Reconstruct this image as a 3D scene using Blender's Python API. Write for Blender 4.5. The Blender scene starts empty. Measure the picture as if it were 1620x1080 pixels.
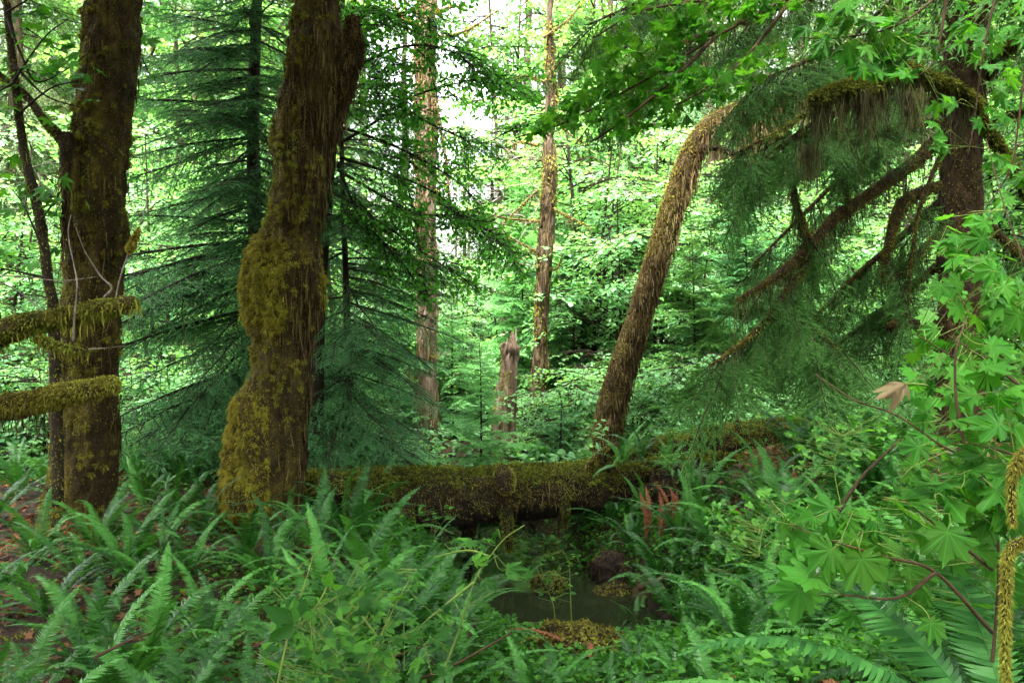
import bpy, math
import numpy as np
from math import radians, pi

# ------------------------------------------------------------------ camera, sky, sun, exposure
S = bpy.context.scene
C = S.collection
F, CX, CY, CAMH = 1260.0, 810.0, 540.0, 1.7
cam_d = bpy.data.cameras.new('camera'); cam = bpy.data.objects.new('camera', cam_d); C.objects.link(cam)
cam_d.sensor_width = 36.0; cam_d.lens = 28.0
cam_d.clip_start = 0.05; cam_d.clip_end = 2000
cam.location = (0, 0, CAMH); cam.rotation_euler = (radians(90), 0, 0)
S.camera = cam

SUN_EL, SUN_AZ = 66.0, -150.0        # azimuth measured from +Y towards +X: the sun stands behind the left shoulder
W = bpy.data.worlds.new('World'); S.world = W; W.use_nodes = True
wn = W.node_tree; wn.nodes.clear()
sky = wn.nodes.new('ShaderNodeTexSky'); sky.sky_type = 'NISHITA'; sky.sun_disc = False
sky.sun_elevation = radians(SUN_EL); sky.sun_rotation = radians(SUN_AZ)
sky.air_density = 1.0; sky.dust_density = 6.0; sky.ozone_density = 0.6
hs = wn.nodes.new('ShaderNodeHueSaturation'); hs.inputs['Saturation'].default_value = 0.18
bg = wn.nodes.new('ShaderNodeBackground'); bg.inputs['Strength'].default_value = 0.11
wo = wn.nodes.new('ShaderNodeOutputWorld')
wn.links.new(sky.outputs[0], hs.inputs['Color']); wn.links.new(hs.outputs[0], bg.inputs[0]); wn.links.new(bg.outputs[0], wo.inputs[0])
sd = bpy.data.lights.new('sun', 'SUN'); sd.energy = 1.5; sd.angle = radians(16); sd.color = (1.0, 0.97, 0.91)
so = bpy.data.objects.new('sun', sd); C.objects.link(so)
_a = radians(SUN_AZ); _e = radians(SUN_EL)
from mathutils import Vector
sdir = Vector((math.sin(_a) * math.cos(_e), math.cos(_a) * math.cos(_e), math.sin(_e)))
so.rotation_euler = sdir.to_track_quat('Z', 'Y').to_euler()
so.location = sdir * 60
vs = S.view_settings
vs.view_transform = 'Standard'; vs.look = 'None'; vs.gamma = 1.0; vs.exposure = 4.4
S.cycles.max_bounces = 5; S.cycles.diffuse_bounces = 2; S.cycles.glossy_bounces = 2
S.cycles.transmission_bounces = 3; S.cycles.transparent_max_bounces = 4
S.cycles.caustics_reflective = False; S.cycles.caustics_refractive = False
S.cycles.use_denoising = True
S.cycles.sample_clamp_indirect = 6.0

# ------------------------------------------------------------------ numeric helpers
def P(px, py, Y):
    return np.array([(px - CX) / F * Y, Y, CAMH - (py - CY) / F * Y])
def PP(rows, Y=None):
    return np.array([P(r[0], r[1], r[2] if len(r) > 2 else Y) for r in rows])
_rs = np.random.RandomState(11)
_perm = _rs.permutation(256); _perm = np.concatenate([_perm, _perm, _perm])
_val = _rs.rand(256)
def vnoise(p):
    p = np.asarray(p, float); i = np.floor(p).astype(int); f = p - i; f = f * f * (3 - 2 * f)
    i &= 255
    out = 0
    for dx in (0, 1):
        wx = f[..., 0] if dx else 1 - f[..., 0]
        for dy in (0, 1):
            wy = f[..., 1] if dy else 1 - f[..., 1]
            for dz in (0, 1):
                wz = f[..., 2] if dz else 1 - f[..., 2]
                h = _perm[_perm[_perm[(i[..., 0] + dx) & 255] + ((i[..., 1] + dy) & 255)] + ((i[..., 2] + dz) & 255)]
                out = out + wx * wy * wz * _val[h]
    return out
def fbm(p, o=4):
    p = np.asarray(p, float); s = 0; a = 0.5; t = 0
    for k in range(o):
        s = s + a * vnoise(p * 2 ** k + 17.3 * k); t += a; a *= 0.5
    return s / t * 2 - 1                        # -1..1
def sstep(a, b, x):
    t = np.clip((x - a) / (b - a), 0, 1); return t * t * (3 - 2 * t)
def nrm(v):
    v = np.asarray(v, float); return v / np.maximum(np.linalg.norm(v, axis=-1, keepdims=True), 1e-9)
def crom(pts, n):
    pts = np.asarray(pts, float)
    if len(pts) == 2: return pts[0] + (pts[1] - pts[0]) * np.linspace(0, 1, n)[:, None]
    q = np.vstack([2 * pts[0] - pts[1], pts, 2 * pts[-1] - pts[-2]])
    d = np.r_[0, np.cumsum(np.linalg.norm(np.diff(pts, axis=0), axis=1))]
    u = np.interp(np.linspace(0, d[-1], n), d, np.arange(len(pts)))
    i = np.minimum(u.astype(int), len(pts) - 2); t = (u - i)[:, None]
    a, b, c, e = q[i], q[i + 1], q[i + 2], q[i + 3]
    return 0.5 * (2 * b + (c - a) * t + (2 * a - 5 * b + 4 * c - e) * t ** 2 + (3 * b - a - 3 * c + e) * t ** 3)
def frames(x, up, roll=None):
    x = nrm(x); up = np.broadcast_to(np.asarray(up, float), x.shape)
    y = nrm(np.cross(up, x)); z = np.cross(x, y)
    if roll is not None:
        c = np.cos(roll)[:, None]; s = np.sin(roll)[:, None]
        y, z = y * c + z * s, z * c - y * s
    return np.stack([x, y, z], axis=-1)         # columns

class Geo:
    def __init__(s): s.V, s.T, s.A, s.n = [], [], [], 0
    def add(s, V, T, A=None):
        V = np.asarray(V, float).reshape(-1, 3); T = np.asarray(T, int).reshape(-1, 3)
        s.V.append(V); s.T.append(T + s.n); s.A.append(np.zeros(len(V)) if A is None else np.asarray(A, float)); s.n += len(V)
        return s
    def addg(s, g): return s.add(*g.arr())
    def inst(s, tpl, M, Tr):
        V, T, A = tpl if isinstance(tpl, tuple) else tpl.arr()
        M = np.asarray(M); Tr = np.asarray(Tr); N = len(Tr)
        if N == 0: return s
        W_ = np.einsum('nij,vj->nvi', M, V) + Tr[:, None, :]
        TT = T[None] + (np.arange(N) * len(V))[:, None, None]
        return s.add(W_, TT, np.tile(A, N))
    def arr(s):
        if not s.V: return np.zeros((0, 3)), np.zeros((0, 3), int), np.zeros(0)
        return np.concatenate(s.V), np.concatenate(s.T), np.concatenate(s.A)
    def mesh(s, name, mat, off=(0, 0, 0), smooth=False):
        V, T, A = s.arr(); V = V - np.asarray(off, float)
        me = bpy.data.meshes.new(name)
        me.vertices.add(len(V)); me.vertices.foreach_set('co', V.astype(np.float32).ravel())
        me.loops.add(len(T) * 3); me.loops.foreach_set('vertex_index', T.astype(np.int32).ravel())
        me.polygons.add(len(T)); me.polygons.foreach_set('loop_start', (np.arange(len(T)) * 3).astype(np.int32))
        if smooth: me.polygons.foreach_set('use_smooth', np.ones(len(T), bool))
        if A.any():
            at = me.attributes.new('vein', 'FLOAT', 'POINT'); at.data.foreach_set('value', A.astype(np.float32))
        me.update(calc_edges=True)
        if mat: me.materials.append(mat)
        return me
    def build(s, name, mat, parent=None, smooth=False, loc=None):
        off = np.zeros(3) if parent is not None or loc is None else np.array(loc); q = parent
        while q is not None: off = off + np.array(q.location); q = q.parent
        o = bpy.data.objects.new(name, s.mesh(name, mat, off, smooth)); C.objects.link(o)
        if parent is not None: o.parent = parent
        elif loc is not None: o.location = loc
        return o

def tag(o, label, cat, group=None, kind=None):
    o['label'] = label; o['category'] = cat
    if group: o['group'] = group
    if kind: o['kind'] = kind
    return o
def thing(name, label, cat, loc=(0, 0, 0), group=None):
    o = bpy.data.objects.new(name, None); C.objects.link(o); o.location = tuple(float(v) for v in loc)
    o.empty_display_size = 0.1
    return tag(o, label, cat, group)
def structure(o): o['kind'] = 'structure'; return o
KIDS = {}
def copy_tree(o, parent=None):
    c = o.copy(); C.objects.link(c)
    if parent is not None: c.parent = parent
    for ch in KIDS.setdefault(o.name, list(o.children)): copy_tree(ch, c)
    return c
ORD = ['leftmost', 'second', 'third', 'fourth', 'fifth', 'sixth', 'seventh', 'eighth', 'ninth', 'tenth', 'eleventh',
       'twelfth', 'thirteenth', 'fourteenth', 'fifteenth', 'sixteenth', 'seventeenth', 'eighteenth', 'nineteenth', 'twentieth', 'twenty-first', 'twenty-second', 'twenty-third', 'twenty-fourth']
def ordlab(objs, what, where):                   # label by order from the left as the eye meets them
    objs = sorted(objs, key=lambda o: o.location.x / max(o.location.y, .1))
    for i, o in enumerate(objs):
        o['label'] = f'{ORD[i]} {what} {"" if i == 0 else "from the left "}{where}'

def tube(pts, rad, k=8, noise=None, cap=True):
    pts = np.asarray(pts, float); n = len(pts); rad = np.broadcast_to(np.asarray(rad, float), (n,))
    t = nrm(np.gradient(pts, axis=0))
    ref = np.array([1.0, 0, 0]) if abs(t[0][0]) < .8 else np.array([0, 1.0, 0])
    u = np.zeros((n, 3)); a = nrm(np.cross(np.cross(t[0], ref), t[0]))
    for i in range(n):
        a = nrm(a - t[i] * np.dot(a, t[i])); u[i] = a
    v = np.cross(t, u)
    th = np.arange(k) / k * 2 * pi
    dirs = u[:, None] * np.cos(th)[None, :, None] + v[:, None] * np.sin(th)[None, :, None]
    V = pts[:, None] + dirs * rad[:, None, None]
    if noise is not None: V = V + dirs * noise(V)[..., None]
    V = V.reshape(-1, 3)
    i, j = np.meshgrid(np.arange(n - 1), np.arange(k), indexing='ij'); j2 = (j + 1) % k
    a0 = i * k + j; b0 = i * k + j2; c0 = (i + 1) * k + j2; d0 = (i + 1) * k + j
    T = np.concatenate([np.stack([a0, b0, c0], -1).reshape(-1, 3), np.stack([a0, c0, d0], -1).reshape(-1, 3)])
    if cap:
        V = np.vstack([V, pts[0] - t[0] * rad[0] * .25, pts[-1] + t[-1] * rad[-1] * .35]); m = n * k
        jj = np.arange(k); j2 = (jj + 1) % k
        T = np.concatenate([T, np.stack([j2, jj, np.full(k, m)], -1), np.stack([(n - 1) * k + jj, (n - 1) * k + j2, np.full(k, m + 1)], -1)])
    return V, T
def blades(b, d, L, w, seed, curl=None):
    """thin tapered leaf blades; curl adds a second, bent segment"""
    rs = np.random.RandomState(seed); N = len(b); d = nrm(d)
    s = nrm(np.cross(d, rs.normal(size=(N, 3)))) * (np.asarray(w) * .5 * np.ones(N))[:, None]
    L = (np.asarray(L) * np.ones(N))[:, None]
    if curl is None:
        V = np.stack([b - s, b + s, b + d * L], 1)
        T = np.arange(N * 3).reshape(-1, 3)
    else:
        m = b + d * L * .5; e = m + nrm(d + curl) * L * .5
        V = np.stack([b - s, b + s, m - s * .9, m + s * .9, e], 1)
        o = (np.arange(N) * 5)[:, None]
        T = np.concatenate([o + [0, 1, 3], o + [0, 3, 2], o + [2, 3, 4]])
    return V.reshape(-1, 3), T
def strands(b, L, w, seed, sway=.25, seg=3):
    """hanging strands of moss from points b"""
    rs = np.random.RandomState(seed); N = len(b)
    s = nrm(np.c_[rs.normal(size=(N, 2)), np.zeros(N)]) * (np.asarray(w) * .5 * np.ones(N))[:, None]
    L = np.asarray(L) * np.ones(N); p = np.array(b, float); V = []
    for k in range(seg):
        f = 1 - .35 * k / seg
        V += [p - s * f, p + s * f]
        st = nrm(np.c_[rs.normal(size=(N, 2)) * sway, -np.ones(N)]) * (L / seg)[:, None]
        p = p + st
    V += [p]
    V = np.stack(V, 1); o = (np.arange(N) * (2 * seg + 1))[:, None]; T = []
    for k in range(seg - 1):
        T += [o + [2 * k, 2 * k + 1, 2 * k + 3], o + [2 * k, 2 * k + 3, 2 * k + 2]]
    T += [o + [2 * seg - 2, 2 * seg - 1, 2 * seg]]
    return V.reshape(-1, 3), np.concatenate(T)
def sample(V, T, n, seed, mask=None):
    rs = np.random.RandomState(seed)
    a, b, c = V[T[:, 0]], V[T[:, 1]], V[T[:, 2]]; cr = np.cross(b - a, c - a); ar = np.linalg.norm(cr, axis=1)
    i = rs.choice(len(T), n, p=ar / ar.sum()); r1 = np.sqrt(rs.rand(n))[:, None]; r2 = rs.rand(n)[:, None]
    p = a[i] * (1 - r1) + b[i] * r1 * (1 - r2) + c[i] * r1 * r2; nn = cr[i] / np.maximum(ar[i], 1e-12)[:, None]
    if mask is not None:
        k = rs.rand(n) < mask(p, nn); p, nn = p[k], nn[k]
    return p, nn
def fuzz(V, T, n, seed, lo=.015, hi=.045, w=.009, grav=.8, mask=None, out=1.0, jit=.6, curl=True):
    p, nn = sample(V, T, n, seed, mask); rs = np.random.RandomState(seed + 1)
    d = nn * out + rs.normal(size=p.shape) * jit; d[:, 2] -= grav * .4
    L = lo + (hi - lo) * rs.rand(len(p)) ** 2
    c = np.tile([0, 0, -grav], (len(p), 1))
    return blades(p - nn * .006, d, L, w * (.6 + .8 * rs.rand(len(p))), seed + 2, c if curl else None)

# ------------------------------------------------------------------ materials
def nodes(name):
    m = bpy.data.materials.new(name); m.use_nodes = True; nt = m.node_tree; nt.nodes.clear()
    return m, nt, (lambda t, **k: _nd(nt, t, k)), nt.links.new
def _nd(nt, t, k):
    n = nt.nodes.new(t)
    for a, b in k.items(): setattr(n, a, b)
    return n
def ramp(nd, stops):
    r = nd('ShaderNodeValToRGB'); e = r.color_ramp.elements
    while len(e) < len(stops): e.new(0.5)
    for q, (p, c) in zip(e, stops): q.position = p; q.color = (*c, 1)
    return r
def leaf_mat(name, cols, trans, tfac=.4, rough=.5, spec=.4, vein=None, patch=None, objvar=None, gain=(1.45, 1.55, 1.2)):
    cols = [tuple(q * k for q, k in zip(c, gain)) for c in cols]
    m, nt, nd, ln = nodes(name)
    g = nd('ShaderNodeNewGeometry'); n = len(cols)
    r = ramp(nd, [(i / max(n - 1, 1), c) for i, c in enumerate(cols)])
    ln(g.outputs['Random Per Island'], r.inputs[0]); col = r.outputs[0]
    if objvar:                                    # each frond or tree a little different
        oi = nd('ShaderNodeObjectInfo'); mx = nd('ShaderNodeMixRGB'); mx.inputs[2].default_value = (*objvar, 1)
        pw = nd('ShaderNodeMath', operation='POWER'); pw.inputs[1].default_value = 1.8; ln(oi.outputs['Random'], pw.inputs[0])
        ln(pw.outputs[0], mx.inputs[0]); ln(col, mx.inputs[1]); col = mx.outputs[0]
    if patch:                                     # slow drift of leaf colour from bough to bough
        tc = nd('ShaderNodeTexCoord'); nz = nd('ShaderNodeTexNoise'); nz.inputs['Scale'].default_value = patch[0]; nz.inputs['Detail'].default_value = 2
        ln(tc.outputs['Object'], nz.inputs['Vector'])
        pr = ramp(nd, [(.42, (0, 0, 0)), (.62, (1, 1, 1))]); ln(nz.outputs[0], pr.inputs[0])
        mx = nd('ShaderNodeMixRGB', blend_type='MIX'); mx.inputs[2].default_value = (*patch[1], 1)
        mt = nd('ShaderNodeMath', operation='MULTIPLY'); mt.inputs[1].default_value = patch[2]
        ln(pr.outputs[0], mt.inputs[0]); ln(mt.outputs[0], mx.inputs[0]); ln(col, mx.inputs[1]); col = mx.outputs[0]
    if vein:
        at = nd('ShaderNodeAttribute', attribute_name='vein')
        vr = ramp(nd, [(.93, (0, 0, 0)), (.985, (1, 1, 1))]); ln(at.outputs['Fac'], vr.inputs[0])
        mx = nd('ShaderNodeMixRGB'); mx.inputs[2].default_value = (*vein, 1)
        ln(vr.outputs[0], mx.inputs[0]); ln(col, mx.inputs[1]); col = mx.outputs[0]
    p = nd('ShaderNodeBsdfPrincipled'); p.inputs['Roughness'].default_value = rough; p.inputs['Specular IOR Level'].default_value = spec
    ln(col, p.inputs['Base Color'])
    t = nd('ShaderNodeBsdfTranslucent')
    hv = nd('ShaderNodeMixRGB', blend_type='MULTIPLY'); hv.inputs[0].default_value = 1
    hv.inputs[2].default_value = (*trans, 1); ln(col, hv.inputs[1]); ln(hv.outputs[0], t.inputs[0])
    mix = nd('ShaderNodeMixShader'); mix.inputs[0].default_value = tfac
    ln(p.outputs[0], mix.inputs[1]); ln(t.outputs[0], mix.inputs[2])
    o = nd('ShaderNodeOutputMaterial'); ln(mix.outputs[0], o.inputs[0])
    return m
def rough_mat(name, stops, scale=(3, 3, 3), detail=6, bump=.4, bscale=30, rough=.9, island=.0, spec=.2, dist=0.02):
    """noise-mottled matte surface (bark, moss, soil)"""
    m, nt, nd, ln = nodes(name)
    tc = nd('ShaderNodeTexCoord'); mp = nd('ShaderNodeMapping'); mp.inputs['Scale'].default_value = scale
    ln(tc.outputs['Object'], mp.inputs[0])
    nz = nd('ShaderNodeTexNoise'); nz.inputs['Scale'].default_value = 1; nz.inputs['Detail'].default_value = detail; nz.inputs['Roughness'].default_value = .65
    ln(mp.outputs[0], nz.inputs['Vector']); fac = nz.outputs[0]
    if island:
        g = nd('ShaderNodeNewGeometry'); mt = nd('ShaderNodeMath', operation='MULTIPLY_ADD')
        mt.inputs[1].default_value = island; ad = nd('ShaderNodeMath', operation='SUBTRACT'); ad.inputs[1].default_value = .5
        ln(g.outputs['Random Per Island'], ad.inputs[0]); ln(ad.outputs[0], mt.inputs[0]); ln(fac, mt.inputs[2]); fac = mt.outputs[0]
    r = ramp(nd, stops); ln(fac, r.inputs[0])
    p = nd('ShaderNodeBsdfPrincipled'); p.inputs['Roughness'].default_value = rough; p.inputs['Specular IOR Level'].default_value = spec
    ln(r.outputs[0], p.inputs['Base Color'])
    if bump:
        n2 = nd('ShaderNodeTexNoise'); n2.inputs['Scale'].default_value = bscale; n2.inputs['Detail'].default_value = 5
        m2 = nd('ShaderNodeMapping'); m2.inputs['Scale'].default_value = tuple(q / max(scale) for q in scale)
        ln(tc.outputs['Object'], m2.inputs[0]); ln(m2.outputs[0], n2.inputs['Vector'])
        b = nd('ShaderNodeBump'); b.inputs['Strength'].default_value = bump; b.inputs['Distance'].default_value = dist
        ln(n2.outputs[0], b.inputs['Height']); ln(b.outputs[0], p.inputs['Normal'])
    o = nd('ShaderNodeOutputMaterial')
    if island:
        t = nd('ShaderNodeBsdfTranslucent'); ln(r.outputs[0], t.inputs[0]); mix = nd('ShaderNodeMixShader'); mix.inputs[0].default_value = .35
        ln(p.outputs[0], mix.inputs[1]); ln(t.outputs[0], mix.inputs[2]); ln(mix.outputs[0], o.inputs[0])
    else: ln(p.outputs[0], o.inputs[0])
    return m

M = {}
M['moss_base'] = rough_mat('damp_moss_bark', [(.3, (.010, .006, .002)), (.5, (.030, .018, .005)), (.62, (.07, .05, .008)), (.75, (.12, .10, .014))], (5, 5, 3), bump=1, bscale=30, dist=.05)
M['moss'] = rough_mat('feather_moss', [(.22, (.022, .016, .003)), (.36, (.072, .058, .009)), (.48, (.155, .138, .017)), (.62, (.235, .235, .030)), (.85, (.28, .33, .055))], (2.2, 2.2, 1.6), bump=0, island=.25)
M['moss_gold'] = rough_mat('golden_moss', [(.22, (.06, .040, .006)), (.40, (.165, .125, .015)), (.60, (.28, .25, .028)), (.85, (.34, .36, .055))], (4, 4, 4), bump=0, island=.28)
M['moss_brown'] = rough_mat('trailing_brown_moss', [(.25, (.015, .008, .004)), (.5, (.048, .028, .010)), (.75, (.15, .105, .038))], (3, 3, 1), bump=0, island=.6)
M['moss_green'] = rough_mat('green_moss', [(.25, (.025, .025, .003)), (.45, (.085, .09, .009)), (.65, (.155, .18, .017)), (.85, (.23, .27, .035))], (3, 3, 3), bump=0, island=.5)
M['moss_tan'] = rough_mat('tan_hanging_moss', [(.25, (.07, .041, .016)), (.5, (.18, .122, .048)), (.78, (.32, .245, .115))], (3, 3, 1), bump=0, island=.6)
M['lichen'] = rough_mat('hanging_club_moss', [(.25, (.020, .019, .007)), (.5, (.055, .050, .018)), (.75, (.13, .118, .045))], (3, 3, 1), bump=0, island=.6)
M['bark_dark'] = rough_mat('dark_branch_bark', [(.3, (.008, .005, .003)), (.6, (.022, .015, .008)), (.8, (.05, .038, .020))], (9, 9, 9), bump=.4)
M['bark_red'] = rough_mat('red_brown_spruce_bark', [(.3, (.012, .007, .003)), (.5, (.032, .018, .008)), (.72, (.065, .040, .017))], (14, 14, 6), bump=1, bscale=30, dist=.03)
M['bark_pale'] = rough_mat('weathered_pale_bark', [(.3, (.035, .021, .013)), (.47, (.11, .072, .046)), (.60, (.21, .155, .11)), (.78, (.42, .37, .31))], (16, 16, 1.6), bump=.9, bscale=30, dist=.03)
M['bark_brown'] = rough_mat('weathered_brown_bark', [(.3, (.02, .014, .008)), (.5, (.06, .041, .022)), (.7, (.12, .09, .055))], (16, 16, 2.5), bump=.9, bscale=30, dist=.03)
M['twig_grey'] = rough_mat('pale_dead_twig', [(.35, (.07, .055, .045)), (.55, (.16, .13, .11)), (.75, (.30, .26, .23))], (14, 14, 14), bump=.2)
M['twig_red'] = rough_mat('reddish_twig', [(.3, (.02, .011, .006)), (.7, (.07, .04, .02))], (12, 12, 12), bump=.2)
M['stem_green'] = rough_mat('green_stem', [(.3, (.07, .12, .02)), (.7, (.16, .22, .05))], (12, 12, 12), bump=0)
M['rot'] = rough_mat('rotten_wet_wood', [(.3, (.005, .003, .002)), (.55, (.013, .007, .004)), (.75, (.034, .017, .008))], (5, 5, 5), bump=1, bscale=18, dist=.06)
M['litter'] = leaf_mat('dead_leaf', [(.05, .022, .010), (.11, .045, .018), (.16, .09, .045), (.20, .07, .03)], (1, .7, .4), .15, .8, .15, gain=(1, 1, 1))
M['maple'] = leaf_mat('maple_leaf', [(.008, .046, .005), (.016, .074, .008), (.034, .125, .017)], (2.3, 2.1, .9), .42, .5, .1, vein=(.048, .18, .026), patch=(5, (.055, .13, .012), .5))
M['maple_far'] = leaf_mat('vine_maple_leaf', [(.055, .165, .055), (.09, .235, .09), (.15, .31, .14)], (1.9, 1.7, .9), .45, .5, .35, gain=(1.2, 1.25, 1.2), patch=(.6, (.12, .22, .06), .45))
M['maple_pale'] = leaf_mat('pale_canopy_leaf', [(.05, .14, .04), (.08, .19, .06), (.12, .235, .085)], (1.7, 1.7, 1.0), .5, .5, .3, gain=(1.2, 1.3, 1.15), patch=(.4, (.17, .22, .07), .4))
M['alder'] = leaf_mat('small_dark_leaf', [(.022, .095, .014), (.036, .14, .02), (.055, .185, .03)], (2.2, 2.0, .8), .45, .5, .2)
M['fern'] = leaf_mat('sword_fern_frond', [(.003, .018, .004), (.007, .034, .006), (.016, .064, .010)], (1.9, 1.9, .7), .20, .36, .22, objvar=(.055, .19, .028))
M['fern_light'] = leaf_mat('young_fern_frond', [(.014, .06, .016), (.026, .095, .026), (.045, .135, .038)], (1.8, 1.8, .8), .35, .45, .15, objvar=(.09, .26, .05))
M['fern_dead'] = leaf_mat('dead_fern_frond', [(.10, .03, .014), (.15, .05, .024), (.20, .08, .04)], (1, .8, .6), .25, .7, .2, gain=(1.2, 1.2, 1.2))
M['hemlock'] = leaf_mat('hemlock_needle', [(.022, .078, .034), (.040, .115, .050), (.07, .165, .075)], (1.5, 1.6, 1.0), .16, .6, .08)
M['hemlock_pale'] = leaf_mat('young_hemlock_needle', [(.075, .19, .085), (.11, .245, .11), (.155, .30, .145)], (1.5, 1.6, 1.0), .35, .55, .12)
M['spruce'] = leaf_mat('spruce_needle', [(.018, .056, .015), (.032, .085, .021), (.055, .125, .03)], (1.5, 1.5, .9), .16, .6, .08)
M['far_needle'] = leaf_mat('far_conifer_needle', [(.05, .12, .05), (.075, .16, .068), (.11, .20, .09)], (1.5, 1.5, 1.0), .3, .6, .2, gain=(1.2, 1.3, 1.15), patch=(.35, (.17, .12, .06), .45))
M['herb'] = leaf_mat('low_herb_leaf', [(.008, .038, .006), (.018, .070, .010), (.050, .14, .020)], (1.9, 1.8, .8), .4, .5, .15)
M['ground'] = rough_mat('forest_soil_and_moss', [(.28, (.006, .004, .002)), (.45, (.017, .009, .005)), (.56, (.032, .016, .008)), (.64, (.034, .036, .008)), (.8, (.08, .09, .016))], (2.2, 2.2, 2.2), 8, .8, 14, dist=.05)
m, nt, nd, ln = nodes('still_pool_water')
_p = nd('ShaderNodeBsdfPrincipled'); _p.inputs['Base Color'].default_value = (.012, .016, .007, 1); _p.inputs['Roughness'].default_value = .06; _p.inputs['IOR'].default_value = 1.33
_n = nd('ShaderNodeTexNoise'); _n.inputs['Scale'].default_value = 6; _b = nd('ShaderNodeBump'); _b.inputs['Strength'].default_value = .12; _b.inputs['Distance'].default_value = .02
ln(_n.outputs[0], _b.inputs['Height']); ln(_b.outputs[0], _p.inputs['Normal'])
_o = nd('ShaderNodeOutputMaterial'); ln(_p.outputs[0], _o.inputs[0]); M['water'] = m

# ------------------------------------------------------------------ ground and pool
_gl = np.array([[.9, 5.9], [.55, 7.2], [.15, 8.4], [-.25, 10], [-1.3, 12.2], [-3.4, 14.5], [-6, 16]])
def gully(x, y):
    d = np.full(np.shape(x), 1e9)
    for a, b in zip(_gl[:-1], _gl[1:]):
        ab = b - a; t = np.clip(((x - a[0]) * ab[0] + (y - a[1]) * ab[1]) / (ab @ ab), 0, 1)
        d = np.minimum(d, np.hypot(x - a[0] - t * ab[0], y - a[1] - t * ab[1]))
    return d
def gh(x, y):
    x = np.asarray(x, float); y = np.asarray(y, float)
    z = -.05 - .34 * sstep(2.8, 6.2, y) * np.exp(-((x - .4) / 1.9) ** 2) * (1 - sstep(11, 15, y))
    d = gully(x, y)
    z = z - .80 * np.exp(-(d / .92) ** 4) * sstep(5.2, 6.8, y) * (1 - .6 * sstep(12, 15, y))
    z = z + .52 * sstep(.35, 1.3, x) * (1 - sstep(2.2, 5.5, y)) * sstep(-.6, .6, y)
    z = z + .56 * sstep(1.5, 3.6, x) * sstep(4, 7, y) * (1 - .55 * sstep(8.5, 12, y))
    z = z + .028 * np.clip(y - 12, 0, 60)
    z = z + .12 * fbm(np.stack([x * .55, y * .55, 0 * x], -1), 4) * sstep(.5, 2.0, np.abs(y) + np.abs(x) * .3)
    return z
def G(px, Y, dz=0):
    x = (px - CX) / F * Y; return np.array([x, Y, float(gh(x, Y)) + dz])
def axis(lim, n, fine):
    u = np.linspace(-1, 1, n); return np.sign(u) * (np.abs(u) * fine + (lim - fine) * np.abs(u) ** 7)
xs = axis(400, 260, 11); ys = np.r_[-np.geomspace(400, .3, 40), np.linspace(0, 18, 220), np.geomspace(18.3, 400, 60)]
gx, gy = np.meshgrid(xs, ys, indexing='ij'); gz = gh(gx, gy)
nx, ny = gx.shape; ii, jj = np.meshgrid(np.arange(nx - 1), np.arange(ny - 1), indexing='ij'); a0 = ii * ny + jj
gg = Geo().add(np.stack([gx, gy, gz], -1).reshape(-1, 3), np.concatenate([np.stack([a0, a0 + ny, a0 + ny + 1], -1).reshape(-1, 3), np.stack([a0, a0 + ny + 1, a0 + 1], -1).reshape(-1, 3)]))
GV, GT, _ = gg.arr()
structure(gg.build('forest_ground', M['ground'], smooth=True))
WZ = -.80
w = Geo(); w.add([[-6.5, 5.5, WZ], [2.4, 5.5, WZ], [2.4, 16, WZ], [-6.5, 16, WZ]], [[0, 1, 2], [0, 2, 3]])
structure(w.build('stream_water', M['water']))

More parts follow.
